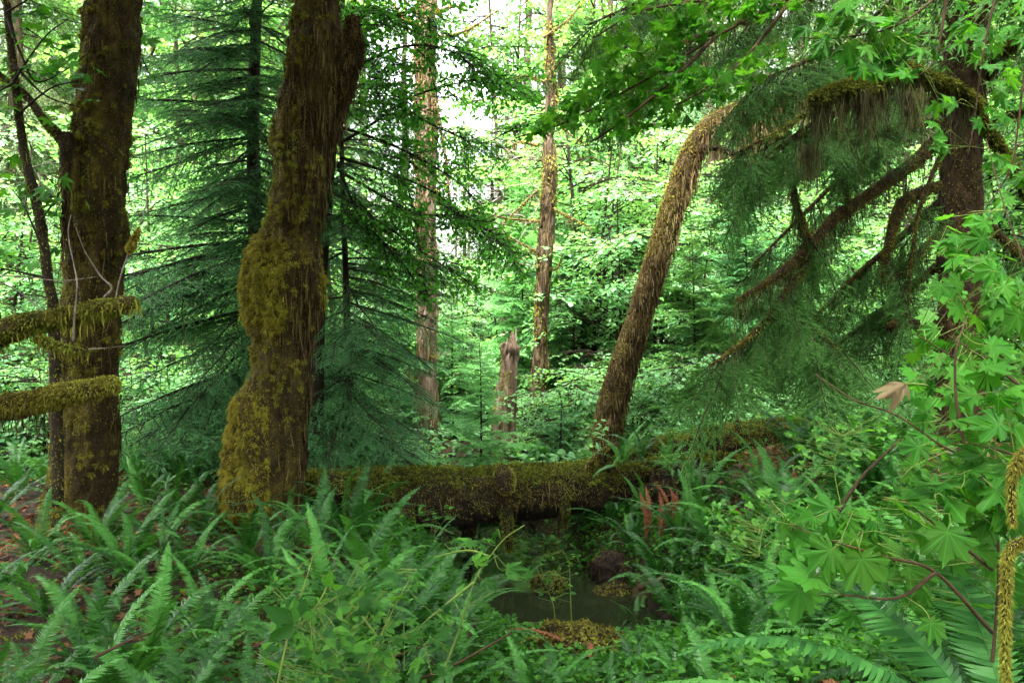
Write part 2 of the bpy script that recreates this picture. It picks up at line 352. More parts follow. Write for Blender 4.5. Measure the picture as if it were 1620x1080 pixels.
# ------------------------------------------------------------------ leaf, spray and frond templates
def maple_leaf(det=2, lobes=5, var=None):
    if lobes == 7: ang = [0, 38, 78, 122]; ln_ = [1, .92, .78, .5]; sin_r = [.62, .57, .47]
    else: ang = [0, 46, 100]; ln_ = [1, .88, .58]; sin_r = [.44, .36]
    w7 = lobes == 7; q1, q2, q3, q4, q5, q6 = (.85, .77, .70, .70, .77, .86) if w7 else (.77, .66, .62, .62, .70, .80)
    half = [(ang[0], ln_[0], 1, 0)]                                # angle, radius, vein, z
    for i in range(1, len(ang)):
        a0, a1 = ang[i - 1], ang[i]; am = (a0 + a1) / 2 + (2 if i > 1 else 0)
        if det >= 2:
            half += [(a0 + (am - a0) * .42, ln_[i - 1] * q1, .62, .0), (a0 + (am - a0) * .50, ln_[i - 1] * q2, .55, .01), (a0 + (am - a0) * .78, ln_[i - 1] * q3, .3, .02)]
        half += [(am, sin_r[i - 1], 0, .05)]
        if det >= 2:
            half += [(a1 - (a1 - am) * .72, ln_[i] * q4, .35, .02), (a1 - (a1 - am) * .45, ln_[i] * q5, .55, .01), (a1 - (a1 - am) * .36, ln_[i] * q6, .62, 0)]
        half += [(a1, ln_[i], 1, 0)]
    half += [(ang[-1] + 26, ln_[-1] * .50, .3, .02), (168, .10, .4, 0)]
    full = half + [(-a, r, v, z) for a, r, v, z in half[:0:-1]]
    bend = (.16, 0, 0)
    if var is not None:                                                # every variant a little lopsided and curled its own way
        rv = np.random.RandomState(var); bend = (rv.uniform(-.05, .35), rv.normal() * .15, rv.normal() * .10)
        full = [(a + rv.normal() * 2.5, r * (1 + rv.normal() * .05) * (1 + .10 * math.sin(radians(a)) * rv.normal()), v, z + rv.normal() * .012) for a, r, v, z in full]
    V = [(0, 0, 0)]; A = [1]
    for a, r, v, z in full:
        t = radians(a); V.append((r * math.cos(t), r * math.sin(t), z - bend[0] * r * r + bend[1] * r * r * math.sin(t) + bend[2] * math.sin(2.5 * t) * r)); A.append(v)
    n = len(full); T = [(0, 1 + k, 1 + (k + 1) % n) for k in range(n)]
    b = len(V)                                                       # petiole
    V += [(-.0, .012, 0), (-.0, -.012, 0), (-.55, .006, .06), (-.55, -.006, .06)]; A += [1] * 4
    T += [(b, b + 2, b + 3), (b, b + 3, b + 1)]
    V = np.array(V); V[:, 0] += .0
    return V, np.array(T), np.array(A, float)
V7 = [maple_leaf(2, 7, 40 + i) for i in range(6)]; V5 = [maple_leaf(2, 5, 50 + i) for i in range(6)]
LEAF7 = maple_leaf(2, 7); LEAF5 = maple_leaf(2, 5); LEAFS = maple_leaf(1, 5)
def simple_leaf(w=.34):
    V = np.array([(0, 0, 0), (.35, w, .05), (.35, -w, .05), (.72, w * .72, .0), (.72, -w * .72, .0), (1, 0, -.1), (.4, 0, -.02)])
    T = np.array([(0, 6, 1), (0, 2, 6), (6, 3, 1), (6, 2, 4), (6, 5, 3), (6, 4, 5)]); return V, T, np.zeros(7)
OVAL = simple_leaf(.30); 
_t = Geo()
for _b, _q in ((0, 1.0), (1.15, .8), (-1.15, .8)):
    _V = OVAL[0] * _q; _c, _s = math.cos(_b), math.sin(_b); _t.add(np.stack([_V[:, 0] * _c - _V[:, 1] * _s + .02, _V[:, 0] * _s + _V[:, 1] * _c, _V[:, 2]], -1), OVAL[1])
_t.add([(-.7, .008, .05), (-.7, -.008, .05), (.02, 0, 0)], [(0, 1, 2)]); TRI = _t.arr()
CLEAF = (np.array([(0, 0, 0), (.55, .42, .07), (1, .05, -.05), (.55, -.42, .07), (.5, 0, 0)]), np.array([(0, 4, 1), (4, 2, 1), (0, 3, 4), (4, 3, 2)]), np.zeros(5))

def leaf_spray(L, nleaf, lsize, leaf, seed, flat=.25, ntw=6):
    """a leafy branchlet along +X, lying in the XY plane; returns leaves, wood"""
    rs = np.random.RandomState(seed); lv, wd = Geo(), Geo()
    ax = np.stack([np.linspace(0, L, 8), np.zeros(8), -.12 * L * np.linspace(0, 1, 8) ** 2], -1); ax[:, 1] += rs.normal(size=8).cumsum() * .012 * L
    wd.add(*tube(ax, np.linspace(.012, .003, 8) * L / .9, 4))
    lines = [ax]
    for k in range(ntw):
        s = .15 + .75 * k / ntw; i = s * 7; b = ax[int(i)]; sd = 1 if k % 2 else -1
        l = L * (.52 - .32 * s) * (.7 + .6 * rs.rand()); d = np.array([math.cos(.85), sd * math.sin(.85), -.08 + .15 * rs.normal()])
        t = b + np.linspace(0, 1, 5)[:, None] * d * l; t[:, 2] -= .1 * l * np.linspace(0, 1, 5) ** 2
        wd.add(*tube(t, np.linspace(.005, .002, 5), 3)); lines.append(t)
    ll = np.array([np.linalg.norm(t[-1] - t[0]) for t in lines]); pick = rs.choice(len(lines), nleaf, p=ll / ll.sum())
    u = rs.rand(nleaf) ** .7; p = np.zeros((nleaf, 3)); d = np.zeros((nleaf, 3))
    for q, t in enumerate(lines):
        k = pick == q; f = u[k] * (len(t) - 1); i = np.minimum(f.astype(int), len(t) - 2); fr = (f - i)[:, None]
        p[k] = t[i] * (1 - fr) + t[i + 1] * fr; d[k] = nrm(t[-1] - t[0])
    sd = np.where(rs.rand(nleaf) < .5, 1, -1)[:, None]
    dd = nrm(d * .6 + np.cross([0, 0, 1], d) * sd * (.9 * rs.rand(nleaf)[:, None]) + rs.normal(size=p.shape) * [.2, .2, flat])
    dd[:, 2] -= .18
    up = nrm(np.array([0, 0, 1]) + rs.normal(size=p.shape) * flat)
    sz = lsize * (.55 + .6 * rs.rand(nleaf))
    lv.inst(leaf, frames(dd, up) * sz[:, None, None], p + nrm(dd) * (sz * .35)[:, None])
    return lv, wd
def conifer_spray(L, ntw, twl, weep, nlen, step, nw, seed, sub=6):
    rs = np.random.RandomState(seed); nl, wd = Geo(), Geo()
    q = np.linspace(0, 1, 10); ax = np.stack([q * L, rs.normal(size=10).cumsum() * .008 * L, -.10 * L * q ** 2 * (1 + weep)], -1)
    wd.add(*tube(ax, np.linspace(.010, .002, 10) * L, 4, cap=False))
    segs = [(ax[2:], 1.0)]
    for k in range(ntw):
        s = .10 + .88 * k / ntw; f = s * 9; i = int(f); b = ax[i] + (ax[min(i + 1, 9)] - ax[i]) * (f - i); sd = 1 if k % 2 else -1
        l = twl * (1.05 - .75 * s) * (.7 + .5 * rs.rand()) * min(1, .45 + s * 2)
        an = radians(rs.uniform(32, 72)); d = np.array([math.cos(an), sd * math.sin(an), -.1 - weep * .9 + .12 * rs.normal()]); d = nrm(d)
        r = np.linspace(0, 1, 6)[:, None]; t = b + d * l * r + np.array([0, 0, -1]) * l * (.10 + weep * .8 * rs.uniform(.5, 1.4)) * r ** 2 + np.array([rs.normal() * .18, rs.normal() * .12, 0]) * l * r ** 2
        segs.append((t, .8)); wd.add(*tube(t, np.linspace(.0028, .001, 6) * max(L, .6), 3, cap=False))
        for j in range(sub):
            f2 = (j + .7) / sub; b2 = t[0] + (t[-1] - t[0]) * f2; s2 = 1 if j % 2 else -1; l2 = l * .34 * (1.1 - .7 * f2) * (.7 + .6 * rs.rand())
            side = np.cross([0, 0, 1], d) * s2; d2 = nrm(d * .8 + side * .8 + [0, 0, -.1 - weep * 1.3]); rr = np.linspace(0, 1, 4)[:, None]
            segs.append((b2 + d2 * l2 * rr + np.array([0, 0, -1]) * weep * l2 * rr ** 2, .65))
    B, D, Ls = [], [], []
    for t, sc in segs:
        dl = np.linalg.norm(np.diff(t, axis=0), axis=1); tot = dl.sum(); n = max(int(tot / step), 2); cd = np.r_[0, dl.cumsum()]
        u = np.linspace(0, tot, n); p = np.stack([np.interp(u, cd, t[:, c]) for c in range(3)], -1); dr = nrm(np.gradient(p, axis=0) if n > 1 else t[-1:] - t[:1])
        sd = np.cross(dr, [0, 0, 1.0]); 
        for sg in (1, -1):
            B.append(p); D.append(dr * .75 + sg * nrm(sd) * .8 + rs.normal(size=p.shape) * .18); Ls.append(np.full(n, nlen * sc) * (.75 + .5 * rs.rand(n)))
    B, D, Ls = np.concatenate(B), np.concatenate(D), np.concatenate(Ls)
    d = nrm(D); up = np.array([0, 0, 1.0]) + rs.normal(size=d.shape) * .35
    s = nrm(np.cross(d, up)) * (nw * .5)
    V = np.stack([B - s, B + s, B + d * Ls[:, None]], 1).reshape(-1, 3)
    nl.add(V, np.arange(len(V)).reshape(-1, 3)); return nl, wd
def frond(L, npin, wid, a0, bend, seed, twist=0.0, rich=False):
    """one sword fern frond from the origin out along +X, rising at a0 then arching over"""
    rs = np.random.RandomState(seed); n = 24; s = np.linspace(0, 1, n)
    ang = a0 - bend * s ** 1.5; dx = np.cos(ang); dz = np.sin(ang); yaw = twist * s
    p = np.zeros((n, 3)); p[1:, 0] = (dx[:-1] * np.cos(yaw[:-1])).cumsum() * L / (n - 1); p[1:, 1] = (dx[:-1] * np.sin(yaw[:-1])).cumsum() * L / (n - 1); p[1:, 2] = dz[:-1].cumsum() * L / (n - 1)
    g = Geo(); g.add(*tube(p, np.linspace(.0042, .0012, n) * max(L, .5), 3, cap=False), None)
    u = np.linspace(.13, .995, npin); t = nrm(np.gradient(p, axis=0))
    pi_ = np.stack([np.interp(u, s, p[:, c]) for c in range(3)], -1); ti = nrm(np.stack([np.interp(u, s, t[:, c]) for c in range(3)], -1))
    hor = nrm(np.cross([0, 0, 1.0], ti)); nn = np.cross(ti, hor)
    sp = L * .87 / npin
    prof = wid * np.minimum(1, .35 + 2.6 * (u - .1)) * np.clip((1.02 - u) / .62, 0, 1) ** .75
    for sg in (1, -1):
        l = prof * (.9 + .2 * rs.rand(npin))
        d = nrm(hor * sg + ti * (.22 + .25 * u[:, None]) - nn * .12 + nn * rs.normal(size=(npin, 1)) * .10)
        wv = nrm(ti - d * np.sum(ti * d, -1, keepdims=True)) * (sp * .46); tl = nn * rs.normal(size=(npin, 1)) * .002
        l = l[:, None]; dr = nn * l
        if rich:
            V = np.stack([pi_ - wv * .9, pi_ + wv * 1.15, pi_ + d * l * .35 - wv, pi_ + d * l * .35 + wv, pi_ + d * l * .7 - wv * .75 - dr * .05 + ti * l * .03, pi_ + d * l * .7 + wv * .7 - dr * .05 + ti * l * .03, pi_ + d * l - dr * .12 + ti * l * .09], 1)
            k = (np.arange(npin) * 7)[:, None]; T = np.concatenate([k + [0, 1, 3], k + [0, 3, 2], k + [2, 3, 5], k + [2, 5, 4], k + [4, 5, 6]])
        else:
            V = np.stack([pi_ - wv * .8, pi_ + wv * 1.1, pi_ + d * l * .55 - wv * .85 + tl, pi_ + d * l * .55 + wv * .85 - tl, pi_ + d * l - dr * .1 + ti * l * .08], 1)
            k = (np.arange(npin) * 5)[:, None]; T = np.concatenate([k + [0, 1, 3], k + [0, 3, 2], k + [2, 3, 4]])
        g.add(V.reshape(-1, 3), T)
    return g
FR = [(.95, 1.15, 1.55), (1.0, 1.0, 1.3), (.85, 1.3, 1.5), (1.05, .85, 1.15), (.75, .7, 1.2), (.9, 1.4, 1.1), (.8, .45, .8), (1.0, 1.22, 1.9)]
FROND = [frond(L, 60, .062 + .013 * (i % 3), a, b, 60 + i, .25 * (-1) ** i) for i, (L, a, b) in enumerate(FR)]
FROND_ME = [f.mesh('frond', M['fern']) for f in FROND]
FROND_DEAD = [frond(.8, 34, .05, a, b, 90 + i).mesh('dead_frond', M['fern_dead']) for i, (a, b) in enumerate([(.6, 1.7), (.2, 1.0), (1.0, 2.4)])]
FROND_LIGHT = [f.mesh('frond', M['fern_light']) for f in FROND[:5]]

def make_fern(seed, n=14, dead=0, light=False):
    rs = np.random.RandomState(seed); t = thing('sword_fern', '', 'fern', (0, 0, 0))
    src = FROND_LIGHT if light else FROND_ME
    for k in range(n):
        o = bpy.data.objects.new('frond', src[rs.randint(len(src))]); C.objects.link(o); o.parent = t
        o.rotation_euler = (rs.normal() * .18, rs.normal() * .15, k / n * 2 * pi + rs.normal() * .25); q = .75 + .45 * rs.rand(); o.scale = (q, q, q)
        o.location = (0.03 * math.cos(k), .03 * math.sin(k), 0)
    for k in range(dead):
        o = bpy.data.objects.new('dead_frond', FROND_DEAD[rs.randint(3)]); C.objects.link(o); o.parent = t
        o['label'] = 'dead red brown frond'
        o.rotation_euler = (0, .1, rs.rand() * 6.28)
    return t
FERN_T = [make_fern(s, n, d) for s, n, d in ((1, 13, 0), (2, 15, 1), (3, 11, 0), (4, 16, 0), (5, 12, 1))]
_used = set()
def put(tpls, i, loc, rz, sc, group):
    t = tpls[i % len(tpls)]
    o = t if t.name not in _used else copy_tree(t)
    _used.add(t.name); o.location = tuple(float(v) for v in loc); o.rotation_euler = (0, 0, rz); o.scale = (sc,) * 3
    if group: o['group'] = group
    return o

# ------------------------------------------------------------------ the two big mossy maples
def outline_trunk(rows, Y, ztop, k=88, n=330, lump=.05, seed=0, top_r=.6):
    rows = np.array(rows, float); py = np.linspace(rows[-1, 0], rows[0, 0], 200)[::-1]
    xl = np.interp(py, rows[:, 0], rows[:, 1]); xr = np.interp(py, rows[:, 0], rows[:, 2])
    ker = np.ones(9) / 9
    for a in (xl, xr): a[4:-4] = np.convolve(a, ker, 'valid')
    c = np.stack([((xl + xr) / 2 - CX) / F * Y, np.full(200, Y), CAMH - (py - CY) / F * Y], -1)[::-1]
    r = ((xr - xl) / 2 / F * Y)[::-1]                               # from the base upwards
    o = np.argsort(c[:, 2]); c, r = c[o], r[o]
    d = nrm(c[-1] - c[-40]); m = 60; up = c[-1] + np.linspace(0, 1, m)[1:, None] * d * (ztop - c[-1, 2]) / d[2]
    up[:, 0] += .25 * np.sin(np.linspace(0, 3, m - 1)); up[:, 1] += .2 * np.sin(np.linspace(0, 2, m - 1))
    c = np.vstack([c, up]); r = np.r_[r, np.linspace(r[-1], r[-1] * top_r, m)[1:]]
    z = np.linspace(c[0, 2], c[-1, 2], n); pts = np.stack([np.interp(z, c[:, 2], c[:, i]) for i in range(3)], -1); rad = np.interp(z, c[:, 2], r)
    def ns(V):
        q = V * np.array([5, 5, 2.2]) + seed; a = fbm(q, 4); b = fbm(V * np.array([14, 14, 3]) + seed, 3)
        return lump * 1.2 * a + lump * .9 * b + lump * .5 * fbm(V * np.array([22, 22, 14]) + seed, 2) - .012
    g = Geo(); g.add(*tube(pts, rad * .87, k, ns)); return g, pts, rad

SPR_BIG = [leaf_spray(1.3, 64, .13, LEAFS, 300 + i, .3, 7) for i in range(4)]
def spray_crown(lv, wd, pts, dirs, tpls, sc, seed, tilt=.3):
    rs = np.random.RandomState(seed); pts = np.asarray(pts); dirs = nrm(dirs); k = rs.randint(len(tpls), size=len(pts)); sc = np.asarray(sc) * np.ones(len(pts))
    Mx = frames(dirs, nrm(np.array([0, 0, 1.0]) + rs.normal(size=pts.shape) * tilt)) * (sc * (.8 + .4 * rs.rand(len(pts))))[:, None, None]
    for i, t in enumerate(tpls):
        q = k == i; lv.inst(t[0], Mx[q], pts[q])
        if wd is not None: wd.inst(t[1], Mx[q], pts[q])
def high_crown(lv, wd, c0, zlo, zhi, spread, n, seed, tpls=SPR_BIG):
    """unseen tops of the two maples, spread dense toward the camera to shade the foreground"""
    rs = np.random.RandomState(seed)
    for k in range(n):
        a = -pi / 2 + rs.normal() * 1.15; z = rs.uniform(zlo, zhi); L = spread * rs.uniform(.35, 1) * (1 if math.sin(a) < .2 else .4)
        b = np.array([c0[0], c0[1], z]); e = b + np.array([math.cos(a) * L, math.sin(a) * L, rs.uniform(.4, 2.2)]); md = (b + e) / 2 + [0, 0, .5]
        ln_ = crom([b, md, e], 12); wd.add(*tube(ln_, np.linspace(.07, .015, 12), 6))
        u = rs.uniform(.15, 1, 9); pt = np.stack([np.interp(u, np.linspace(0, 1, 12), ln_[:, i]) for i in range(3)], -1)
        an = a + rs.normal(size=9) * .9; spray_crown(lv, wd, pt, np.stack([np.cos(an), np.sin(an), rs.normal(size=9) * .2], -1), tpls, 1.0, seed + k)
def tussock(p, n, per, R0, L, w, seed, droop=.6):
    rs = np.random.RandomState(seed); q = np.repeat(p, per, 0); m = np.repeat(n, per, 0); sz = np.repeat(.6 + .8 * rs.rand(len(p)), per)[:, None]
    d = nrm(m * .7 + rs.normal(size=q.shape) * .65); d[:, 2] -= droop * .35
    return blades(q + d * R0 * .4 * sz, d, L * sz[:, 0] * (.6 + .7 * rs.rand(len(q))), w, seed + 1, np.tile([0, 0, -droop], (len(q), 1)))
def clump(scale, lo, hi, seed):
    return lambda p, n: sstep(lo, hi, fbm(p * scale + seed, 3))

rows_L = [(0, 135, 228), (50, 130, 225), (100, 126, 222), (150, 122, 213), (200, 118, 210), (250, 115, 207), (300, 110, 205), (350, 106, 201), (400, 103, 198), (450, 98, 195), (500, 95, 192), (600, 88, 190), (700, 80, 190), (740, 76, 190), (780, 70, 184), (830, 62, 186), (880, 50, 195)]
rows_M = [(0, 463, 540), (30, 460, 546), (60, 457, 553), (100, 450, 556), (150, 443, 550), (200, 432, 540), (250, 428, 528), (300, 424, 518), (350, 418, 512), (375, 408, 513), (400, 390, 517), (430, 377, 522), (460, 374, 522), (490, 379, 512), (515, 390, 505), (540, 398, 498), (580, 394, 497), (620, 385, 498), (640, 371, 498), (680, 358, 493), (720, 352, 489), (760, 345, 484), (800, 338, 484), (850, 330, 488), (890, 320, 496)]
def mossy_maple(rows, Y, ztop, label, seed, crown_seed):
    g, pts, rad = outline_trunk(rows, Y, ztop, seed=seed); base = np.array([pts[0][0], Y, float(gh(pts[0][0], Y))])
    t = thing('mossy_maple', label, 'tree', base)
    g.build('trunk', M['moss_base'], t, smooth=True); V, T, _ = g.arr()
    vis = lambda p, n: (p[:, 2] < 6.3) * 1.0
    mo = Geo()
    mo.add(*fuzz(V, T, 200000, seed + 1, .010, .036, .006, .9, lambda p, n: vis(p, n) * (1 - .72 * sstep(-.1, .55, n[:, 0])) * (.25 + .75 * sstep(-.25, .2, fbm(p * np.array([3.5, 3.5, 2.5]) + seed, 3)))))  # barer bark on the right, moss thinned to build in the trunk's shadow side
    mo.add(*fuzz(V, T, 40000, seed + 5, .02, .065, .007, 1.3, lambda p, n: vis(p, n) * (1 - .8 * sstep(-.1, .55, n[:, 0])) * sstep(.0, .25, fbm(p * np.array([5, 5, 4]) + seed + 9, 3)), jit=.5))
    p, n = sample(V, T, 4200, seed + 11, lambda p, n: vis(p, n) * (n[:, 1] < .4) * (1 - .85 * sstep(-.15, .4, n[:, 0])) * sstep(-.1, .3, fbm(p * np.array([4, 4, 3]) + seed + 20, 3)))
    mo.add(*tussock(p, n, 60, .028, .036, .0055, seed + 12, .9))
    mo.build('moss', M['moss'], t)
    return t, V, T, pts, rad
tL, VL, TL, pL, rL = mossy_maple(rows_L, 7.3, 11, 'tall straight mossy maple trunk behind the two broken mossy limbs', 3, 1)
tM, VM, TM, pM, rM = mossy_maple(rows_M, 7.7, 11, 'thick mossy maple trunk with a bulging golden burl at mid height', 8, 2)
for t, pt, sd in ((tL, pL, 21), (tM, pM, 22)):
    lv, wd = Geo(), Geo(); high_crown(lv, wd, pt[-1], 6.8, 12.5, 8.5, 64, sd)
    wd.build('limbs', M['bark_dark'], t); lv.build('crown', M['maple'], t)
# burl cushions, hanging brown fibres and the broken flange on the middle trunk
rs = np.random.RandomState(5); cu = Geo()
def burl_mask(p, n):
    py = CY - (p[:, 2] - CAMH) * F / 7.7; px = CX + p[:, 0] * F / p[:, 1]
    return (n[:, 1] < .5) * np.maximum(sstep(365, 400, py) * (1 - sstep(500, 540, py)) * np.where((px < 455) | (px > 505), 1, .12),
            .8 * sstep(600, 640, py) * (1 - sstep(790, 830, py)) * (px < 425)) * sstep(-.35, .0, fbm(p * 6 + 4, 3))
p_, n_ = sample(VM, TM, 2500, 77, burl_mask)
d_ = n_ * .8 + rs.normal(size=p_.shape) * .35 + [-.1, 0, -.35]
cu.add(*blades(p_, d_, .04 + .04 * rs.rand(len(p_)), .014, 78, np.tile([0, 0, -1.4], (len(p_), 1))))
p_, n_ = sample(VM, TM, 120000, 79, burl_mask); cu.add(*blades(p_, n_ + rs.normal(size=p_.shape) * .7 + [0, 0, -.4], .015 + .03 * rs.rand(len(p_)), .006, 80, np.tile([0, 0, -.8], (len(p_), 1))))
p_, n_ = sample(VM, TM, 5200, 88, burl_mask); cu.add(*tussock(p_, n_, 54, .04, .045, .006, 89, 1.1))
cu.build('burl_moss', M['moss_gold'], tM)
def fib_mask(p, n):
    py = CY - (p[:, 2] - CAMH) * F / 7.7; px = CX + p[:, 0] * F / p[:, 1]
    return (n[:, 1] < .4) * sstep(430, 470, px) * (p[:, 2] < 5.5) * sstep(-.3, .1, fbm(p * np.array([9, 9, 1.2]) + 31, 3))
p_, n_ = sample(VM, TM, 16000, 81, fib_mask); q_ = Geo(); q_.add(*strands(p_ + n_ * .012, .08 + .28 * rs.rand(len(p_)) ** 2, .011, 82, .10)); q_.build('hanging_fibres', M['moss_brown'], tM)
p_, n_ = sample(VL, TL, 9000, 83, lambda p, n: (n[:, 1] < .4) * (p[:, 2] < 5) * sstep(.0, .3, fbm(p * np.array([7, 7, 1.2]) + 5, 3)))
q_ = Geo(); q_.add(*strands(p_ + n_ * .01, .06 + .2 * rs.rand(len(p_)) ** 2, .010, 84, .12)); q_.build('hanging_fibres', M['moss_brown'], tL)
st = crom(PP([(535, 190, 7.62), (550, 130, 7.58), (558, 75, 7.55), (556, 28, 7.5)]), 24)
g = Geo(); g.add(*tube(st, np.interp(np.linspace(0, 1, 24), [0, .4, .8, 1], [.03, .075, .085, .06]), 28, lambda V: .035 * fbm(V * 9, 3))); ob = g.build('broken_stub', M['moss_base'], tM, smooth=True)
V, T, _ = g.arr(); q_ = Geo(); q_.add(*fuzz(V, T, 9000, 85, .015, .05, .01)); p_, n_ = sample(V, T, 700, 86); q_.add(*strands(p_, .05 + .18 * rs.rand(len(p_)), .01, 87)); q_.build('stub_moss', M['moss_brown'], tM)

def mossy_limb(t, pts, rad, seed, wood='bark_dark', moss='moss', nm=9000, name='limb', hang=0, hl=(.05, .3), hmat='lichen', k=10, hi=.04, n=40, hname='hanging_moss', w=.009):
    """limb + its sleeve of moss + hanging strands, as children of t"""
    c = crom(pts, n); r = np.interp(np.linspace(0, 1, n), np.linspace(0, 1, len(np.atleast_1d(rad))), rad)
    g = Geo(); g.add(*tube(c, r, k, lambda V: .25 * r.mean() * fbm(V * 11 + seed, 3))); o = g.build(name, M[wood], t, smooth=True)
    V, T, _ = g.arr()
    if nm: q = Geo(); q.add(*fuzz(V, T, nm, seed, .012, hi, w, .9, lambda p, n: .35 + .65 * sstep(-.3, .2, fbm(p * 6 + seed, 2)))); q.build('moss_sleeve', M[moss], o)
    if hang:
        rs = np.random.RandomState(seed + 3); u = rs.rand(hang); kk = sstep(-.35, .25, fbm(np.stack([u * 9, u * 0, u * 0 + seed], -1), 3)); u = u[rs.rand(hang) < .15 + .85 * kk]
        b = np.stack([np.interp(u, np.linspace(0, 1, n), c[:, i]) for i in range(3)], -1); rr = np.interp(u, np.linspace(0, 1, n), r)[:, None]
        b = b + rs.normal(size=b.shape) * rr * .6
        kk2 = .3 + 1.0 * vnoise(np.stack([u * 23, u * 0 + seed, u * 0], -1))
        q = Geo(); q.add(*strands(b, (hl[0] + (hl[1] - hl[0]) * rs.rand(len(u)) ** 1.6) * kk2, .008, seed + 4, .22, 4)); q.build(hname, M[hmat], o)
    return c, r

# the two broken mossy limbs that come in from the side, with their dead sprouts
t = thing('broken_limb', 'upper broken mossy limb carrying pale dead sprouts, ending bluntly before the trunk', 'limb', P(-30, 560, 4.4))
c, r = mossy_limb(t, PP([(-140, 600, 4.3), (-40, 545, 4.4), (30, 517, 4.45), (100, 502, 4.5), (165, 487, 4.5), (213, 479, 4.5)]), [.10, .09, .066, .054, .052, .042], 41, 'moss_base', 'moss_green', 26000, hang=900, hl=(.03, .12), hmat='moss', k=22, hi=.035)
mossy_limb(t, PP([(60, 535, 4.42), (95, 548, 4.4), (120, 553, 4.4), (140, 556, 4.42)]), [.022, .018, .016, .008], 43, 'moss_base', 'moss_green', 2500, 'side_branch', 200, (.02, .1), 'moss')
sp = Geo()
for q_, r_ in (([(165, 470, 4.5), (177, 455, 4.48), (160, 438, 4.46), (145, 415, 4.45), (133, 395, 4.44), (120, 360, 4.4)], .010), ([(116, 540, 4.36), (118, 500, 4.36), (122, 450, 4.38), (117, 420, 4.4), (108, 370, 4.42), (112, 340, 4.44)], .009),
               ([(182, 478, 4.5), (190, 440, 4.5), (205, 395, 4.52), (222, 355, 4.55), (232, 320, 4.56), (240, 270, 4.6), (258, 248, 4.6)], .007), ([(-30, 434, 4.4), (40, 438, 4.4), (100, 444, 4.42), (152, 438, 4.44)], .007), ([(-20, 436, 4.3), (30, 462, 4.36), (70, 494, 4.4)], .008),
               ([(140, 552, 4.42), (170, 550, 4.42), (200, 546, 4.42)], .004), ([(222, 355, 4.55), (210, 318, 4.55), (195, 316, 4.55)], .003)):
    r_ *= .7; cc = crom(PP(q_), 24); sp.add(*tube(cc, np.linspace(r_, r_ * .35, 24), 6, lambda V: .0015 * fbm(V * 40, 2)))
sp.build('dead_sprouts', M['twig_grey'], t)
cc = crom(PP([(204, 398, 4.52), (212, 380, 4.53), (220, 360, 4.55)]), 14); g = Geo(); g.add(*tube(cc, np.array([.006, .014, .02, .022, .02, .014, .012, .014, .016, .014, .01, .008, .006, .004]), 8)); V, T, _ = g.arr(); g.add(*fuzz(V, T, 1800, 47, .012, .03, .008)); g.build('moss_tuft', M['moss_gold'], t)
t = thing('broken_limb', 'lower broken mossy limb, bare of sprouts, reaching in front of the trunk', 'limb', P(-30, 670, 4.7))
mossy_limb(t, PP([(-140, 690, 4.6), (-30, 650, 4.7), (40, 637, 4.75), (110, 622, 4.8), (184, 607, 4.85)]), [.08, .072, .064, .064, .052], 45, 'moss_base', 'moss', 24000, hang=1100, hl=(.03, .2), hmat='moss_brown', k=22)

# thin mossy sapling between the frame edge and the trunk, and its maple leaves
t = thing('thin_sapling', 'thin dark mossy sapling left of the big straight trunk', 'sapling', G(84, 6.6))
cs = PP([(92, 800, 6.6), (88, 600, 6.6), (84, 485, 6.6), (76, 440, 6.6), (62, 340, 6.6), (38, 240, 6.6), (24, 130, 6.6), (12, 20, 6.6), (5, -60, 6.6), (15, -250, 6.6)])
mossy_limb(t, cs, [.05, .05, .045, .04, .04, .035, .03, .028, .025, .01], 51, 'bark_dark', 'moss', 5000, 'stem', 300, (.03, .15), 'moss', n=90)
lv, tw = Geo(), Geo()
for q_ in ([(12, 30), (35, 90), (60, 130), (120, 100), (150, 70)], [(20, 100), (70, 150), (125, 170)], [(30, 180), (80, 140), (125, 128)], [(10, 20), (60, -10)], [(24, 130), (-30, 160)], [(70, 400), (40, 330), (20, 300)], [(76, 440), (30, 430), (-20, 420)], [(64, 350), (85, 320), (98, 300)], [(20, 130), (70, 60), (108, 30)]):
    cc = crom(PP(q_, 6.5), 20); tw.add(*tube(cc, np.linspace(.012, .004, 20), 4))
    u = rs.randint(6, 20, 9); n = 9; dd = rs.normal(size=(n, 3)) * [1, .8, .25] + [0, -.2, -.3]
    lv.inst(LEAF5, frames(dd, nrm(np.array([0, -.5, 1]) + rs.normal(size=(n, 3)) * .35)) * (.08 + .05 * rs.rand(n))[:, None, None], cc[u] + rs.normal(size=(n, 3)) * .10)
for (px, py) in ((18, 25), (45, 40), (20, 50), (100, 75), (85, 90), (110, 70), (60, 15), (10, 95), (18, 110), (95, 105), (35, 325), (20, 335), (60, 310), (20, 250), (30, 290), (70, 130), (35, 65), (5, 60), (60, 100), (120, 140)):
    dd = rs.normal(size=(1, 3)) * [1, .8, .25] + [0, -.2, -.3]
    lv.inst(LEAF5, frames(dd, nrm(np.array([[0, -.6, .9]]) + rs.normal(size=(1, 3)) * .3)) * .14, P(px, py, 6.4 + .4 * rs.rand())[None])
tw.build('twigs', M['bark_dark'], t); lv.build('leaves', M['maple'], t)
t = thing('mossy_branch', 'dark mossy branch slanting down to a stub on the straight trunk', 'branch', P(104, 228, 7.05))
mossy_limb(t, PP([(-60, 60, 6.9), (0, 120, 6.95), (40, 150, 7.0), (70, 190, 7.0), (100, 222, 7.05)]), [.02, .025, .03, .035, .05], 53, 'bark_dark', 'moss', 3000, 'wood')
mossy_limb(t, PP([(104, 212, 7.05), (104, 270, 7.0), (103, 320, 7.0), (100, 390, 7.05)]), [.06, .04, .02, .006], 54, 'bark_dark', 'moss_brown', 1500, 'torn_bark', 350, (.1, .6), 'moss_brown')
